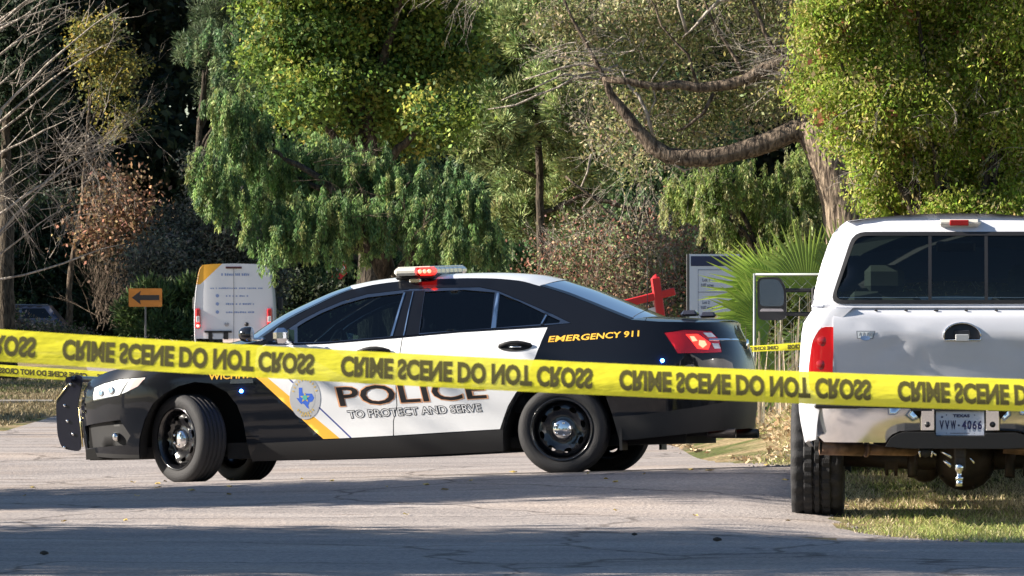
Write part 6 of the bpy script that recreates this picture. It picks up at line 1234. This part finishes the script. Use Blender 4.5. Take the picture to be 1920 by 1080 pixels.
# bare pale shrub on the left
t = children_empty('bare_shrub', (-6.6, 59, -.2), None, 'bare pale branched shrub arching up at the left edge', 'shrub')
rb = random.Random(77)
for i in range(22):
    a = rb.uniform(.25, .95); L_ = rb.uniform(1.1, 2.3); low = i % 3 == 0
    p = [Vector((rb.uniform(.1, .95), rb.uniform(-.4, .4), rb.uniform(2.3, 4.6) if not low else rb.uniform(1.6, 2.6)))]; d = Vector((math.cos(a), rb.uniform(-.25, .25), math.sin(a))).normalized(); pts = []
    for k in range(9):
        pts.append((*p[-1], .017 * (1 - k / 9.5) * rb.uniform(.8, 1.2) * (.5 + L_ / 3))); d = (d + Vector((rb.uniform(-.06, .14), rb.uniform(-.1, .1), rb.uniform(-.10, .12)))).normalized(); p.append(p[-1] + d * L_ / 9)
    branch(t, pts, 'branch', BARK_P, 5, i, .008, 0)
    branch(t, [(0, 0, .1 + .05 * i, .04), (pts[0][0] * .5, pts[0][1] * .5, pts[0][2] * .7, .03), (*pts[0][:3], pts[0][3])], 'branch', BARK_P, 6, i, .01, 0)
branch(t, [(0, 0, -.1, .14), (-.1, 0, 1.5, .11), (-.2, 0, 3.4, .06), (-.1, .1, 5.4, .02)], 'trunk', BARK_P, 8, 1, .03)
twigs(t, [(rb.uniform(.6, 1.9), rb.uniform(-.4, .4), rb.uniform(2.2, 5.2), .7, 0, .45, .3) for _ in range(40)], 85, .6, 78, BARK_P, spread=.5, rad=.0055)
twigs(t, [(rb.uniform(.5, 1.9), rb.uniform(-.3, .3), rb.uniform(2.4, 3.8), .5, 0, -.5, .3) for _ in range(20)], 55, .6, 79, BARK_P, spread=.4, rad=.0045, down=.4, name='hanging_twigs')
# dark wall of evergreens behind everything
G_ = 'dark evergreens closing the background'
for i in range(NBACK):
    T = globals()['T_back%d' % i]; t = tree_root('background_tree', T, '%s tree from the left in the dark evergreen row closing the background' % ORD[i], 'tree', G_)
    branch(t, [(0, 0, -.1, .3), (0, 0, 5, .22), (0, 0, 13, .05)], 'trunk', BARK_D, 8, i, .05)
    foliage(t, T[1], 14000, 'broad', [(.018, .030, .018), (.026, .040, .022), (.035, .05, .025)], 100 + i, L=.42, asp=.6, sub=26, sig=.6, shell=.25)
# big trees outside the frame: road shade casters, then trees added for shade and reflection
def outer_tree(x, y, h, w, n, L, seed, lab, group=None, z0=.25, cols=((.05, .08, .025), (.07, .10, .03)), wy=None, sub=14):
    t = children_empty('shade_tree', (x, y, GZ(x, y)), None, lab, 'tree', group); wy = wy or w
    branch(t, [(0, 0, -.1, .22), (.05, 0, h * .4, .17), (0, 0, h * .9, .05)], 'trunk', BARK_D, 8, seed, .03)
    rg = random.Random(seed); C = [(rg.uniform(-.35, .35) * w, rg.uniform(-.45, .45) * wy, h * (z0 + (1 - z0) * (k + .5) / 9), w * .62, wy * .55, h * .11) for k in range(9) for _ in (0, 1)]
    foliage(t, C, n, 'broad', cols, seed, L=L, asp=.6, sub=sub, sig=w * .13, shell=.1); return t
outer_tree(-10.2, 36.35, 6.4, 2.2, 42000, .14, 201, 'dense tree left of the frame shading the road in front of the police car', wy=2.15, sub=60)
outer_tree(-10.8, 28.9, 7.6, 2.8, 60000, .15, 202, 'dense tree left of the frame shading the nearest road', wy=3.4, sub=60)
for i, (x, y, h, w) in enumerate(((-29, 205, 21, 9), (-31, 216, 23, 9), (-30, 226, 22, 9), (-44, 208, 27, 11), (-45, 222, 28, 11), (-24, 165, 12, 6))):
    outer_tree(x, y, h, w, 6000, .8, 210 + i, '%s tall dark tree added left of the frame to shade the background trees' % ORD[i], 'added shade trees outside the frame')  # unseen trees added to keep sun off the background
for i in range(12):
    x = -44 + i * 8; outer_tree(x + (i % 2) * 2, -22 - (i % 3) * 6, 8.5 + (i * 37 % 5) * .7, 5.4, 3600, .6, 230 + i, '%s dark tree from the left in the unseen row added behind the camera' % ORD[i], 'trees added behind the camera for dark reflections', z0=.08, cols=((.03, .045, .02), (.04, .06, .025)))  # unseen row added so black paint and glass reflect something dark
outer_tree(-21, 97, 8.6, 3, 9000, .3, 251, 'tree added left of the frame to shade the far left verge', z0=.1, wy=10)  # this tree and those below are unseen, added only for their shade
outer_tree(-17, 69, 6.4, 2.5, 9000, .25, 252, 'smaller tree added left of the frame to shade the left verge', z0=.1, wy=5.5)
outer_tree(-27, 146.5, 11.5, 4, 9000, .45, 253, 'tree added left of the frame to shade the arrow sign', z0=.1, wy=6)
outer_tree(-34, 180, 13.0, 5, 9000, .6, 254, 'tree added left of the frame to shade the parked hatchback', z0=.1, wy=12)
# ------------------------------------------------------------------ grass, stones, litter
def grass(name, n, sampler, hmin, hmax, wid, pal, seed, lean=.35):
    r = np.random.default_rng(seed); xy = sampler(r, n); n = len(xy); z = np.array([GZ(a, b) for a, b in xy]); h = r.uniform(hmin, hmax, n); a = r.uniform(0, 2 * np.pi, n); ln = np.stack([np.cos(a), np.sin(a)], 1) * (r.random((n, 1)) * lean) * h[:, None]
    b = r.uniform(-.6, .6, n); w = np.stack([np.cos(b), np.sin(b)], 1) * wid; P = np.zeros((n, 4, 3))
    P[:, 0, :2] = xy - w; P[:, 1, :2] = xy + w; P[:, 2, :2] = xy + ln + w * .25; P[:, 3, :2] = xy + ln - w * .25; P[:, :2, 2] = z[:, None] - .01; P[:, 2:, 2] = (z + h)[:, None]
    pal = np.array(pal); patch = (np.sin(xy[:, 0] * 1.7 + 1) + np.sin(xy[:, 1] * 1.1) + r.normal(size=n) * .8) > np.where((xy[:, 0] > 2.5) & (xy[:, 1] < 37), .2, -1.3); k = len(pal) // 2
    idx = np.where(patch, r.integers(0, k, n), r.integers(k, len(pal), n)); cols = pal[idx] * (1 + .25 * r.normal(size=(n, 1))).clip(.4, 1.7)
    return quads_mesh(name, P, cols, DRYLEAF, None, 'stuff')
def right_s(r, n):
    y = 28 + 34 * r.random(n) ** 1.4; e = np.interp(y, [q[0] for q in RIGHT], [q[1] for q in RIGHT]); x = e - .04 + np.abs(r.normal(size=n)) * 1.6 * (1) + r.random(n) * .3
    keep = x < 7; return np.stack([x, y], 1)[keep]
TAN = [(.62, .52, .33), (.56, .47, .28), (.66, .57, .38), (.50, .43, .23), (.38, .44, .13), (.31, .38, .10), (.54, .50, .22), (.42, .45, .15)]
grass('dry_grass', 90000, right_s, .012, .04, .004, TAN, 301, lean=2.2)
grass('tall_grass', 9000, lambda r, n: np.stack([2.0 + 3.0 * r.random(n), 43 + 12 * r.random(n)], 1), .02, .06, .006, TAN, 302, lean=1.6)
grass('left_verge_grass', 26000, lambda r, n: np.stack([-6.2 - 5 * r.random(n), 61.3 + 44 * r.random(n) ** 1.3], 1), .02, .06, .012, [(.30, .24, .15), (.24, .20, .12), (.12, .14, .05), (.10, .13, .04)], 303, lean=1.5)
def reed_s(r, n): return np.stack([2.1 + 1.5 * r.random(n), 51 + 1.5 * r.random(n)], 1)
grass('dry_reed_stems', 110, reed_s, .5, 1.1, .009, [(.5, .42, .3), (.42, .34, .24), (.36, .28, .2), (.5, .45, .36)], 304, lean=.12)
rn = np.random.default_rng(9); n_ = 4500; ly = 43.5 + 14 * rn.random(n_); lx = np.interp(ly, [q[0] for q in RIGHT], [q[1] for q in RIGHT]) - .12 + np.abs(rn.normal(size=n_)) * 1.1
lz = np.array([GZ(a, b) for a, b in zip(lx, ly)]) + .012 + .03 * rn.random(n_); a_ = unit(rn.normal(size=(n_, 3)) * np.array([1, 1, .5])); w_2 = unit(np.cross(a_, rn.normal(size=(n_, 3)))); s_2 = rn.uniform(.015, .05, (n_, 1)); P0 = np.stack([lx, ly, lz], 1)
quads_mesh('leaf_litter', np.stack([P0 - a_ * s_2, P0 + w_2 * s_2 * .5, P0 + a_ * s_2, P0 - w_2 * s_2 * .5], 1), np.array([(.46, .34, .2), (.38, .25, .14), (.55, .45, .3), (.28, .2, .12)])[rn.integers(0, 4, n_)] * rn.uniform(.7, 1.2, (n_, 1)), DRYLEAF)
m_ = MB(); 
for i in range(420):
    y = 26 + 30 * rr.random(); x = lerp_tab(RIGHT, y) + rr.gauss(0, .09); r_0 = rr.uniform(.005, .017); m_.lathe([(.001, -r_0 * .5), (r_0, 0), (.001, r_0 * .7)], 5, 'z', (x, y, GZ(x, y) + .014), smooth=False)
tag(m_.build('edge_gravel', mat('edge_stones', (.34, .29, .25), .9, noise=.4, nscale=9)), kind='stuff')
m_ = MB(); rk = random.Random(8)
for i in range(150):
    x = -17.5 + 14 * rk.random(); r_0 = rk.uniform(.05, .16); c = (x, 198 + rk.uniform(-1.5, 1.5), .06 + rk.uniform(-.02, .2)); m_.lathe([(.001, -r_0 * .6), (r_0 * .8, -r_0 * .3), (r_0, 0), (r_0 * .7, r_0 * .5), (.001, r_0 * .7)], 6, 'z', c, smooth=False)
m_.add([(-19, 196.4, -.3), (-2, 196.4, -.3), (-2, 197.2, .0), (-19, 197.2, .0)], [(0, 1, 2, 3)]); m_.add([(-19, 197.2, .0), (-2, 197.2, .0), (-2, 201, .0), (-19, 201, .0)], [(0, 1, 2, 3)])
tag(m_.build('pale_rock_bank', mat('pinkish_stone', (.52, .42, .38), .9, noise=.4, nscale=3)), kind='stuff')
LITT = mat('yellow_dead_leaf', (.5, .36, .1), .8); rl = random.Random(21)
for i in range(34):
    x = rl.uniform(-3.6, 2.0); y = rl.choice((37.8, 38.2, 37.6, 36.9, 33.5, 40.6, 32.9)) + rl.uniform(-.5, .5)
    m_ = MB(); s_ = rl.uniform(.014, .032); a = rl.uniform(0, 6.28); pts = [(s_ * k_ * math.cos(a + q), s_ * k_ * math.sin(a + q) * 1.3, h) for q, k_, h in ((0, 1.4, .012), (1.2, .7, .004), (2.6, .9, .015), (3.6, 1.0, .006), (5.0, .8, .018))]
    m_.add(pts, [(0, 1, 2, 3, 4)]); o = m_.build('dead_leaf', LITT, None, (x, y, GZ(x, y) + .014)); tag(o, 'small yellow dead leaf lying on the asphalt near the police car', 'leaf', 'dead leaves scattered on the road')
for i, (x, y, s_, lab) in enumerate(((.72, 30.9, .016, 'small dark stone on the shaded road left of the other dark lump'), (1.18, 30.2, .024, 'larger dark clod on the shaded road near the truck'), (-2.55, 28.6, .022, 'dark clod of debris on the shaded road at the lower left'))):
    m_ = MB(); rq = random.Random(i); m_.lathe([(.001, -s_ * .3), (s_, 0), (s_ * .8, s_ * .5), (s_ * .3, s_ * .75), (.001, s_ * .8)], 9, 'z', mod=lambda j, k: 1 + .25 * math.sin(j * 2.4 + k)); o = m_.build('stone', mat('dark_clod', (.05, .042, .035), .9), None, (x, y, GZ(x, y) + .02)); tag(o, lab, 'stone')
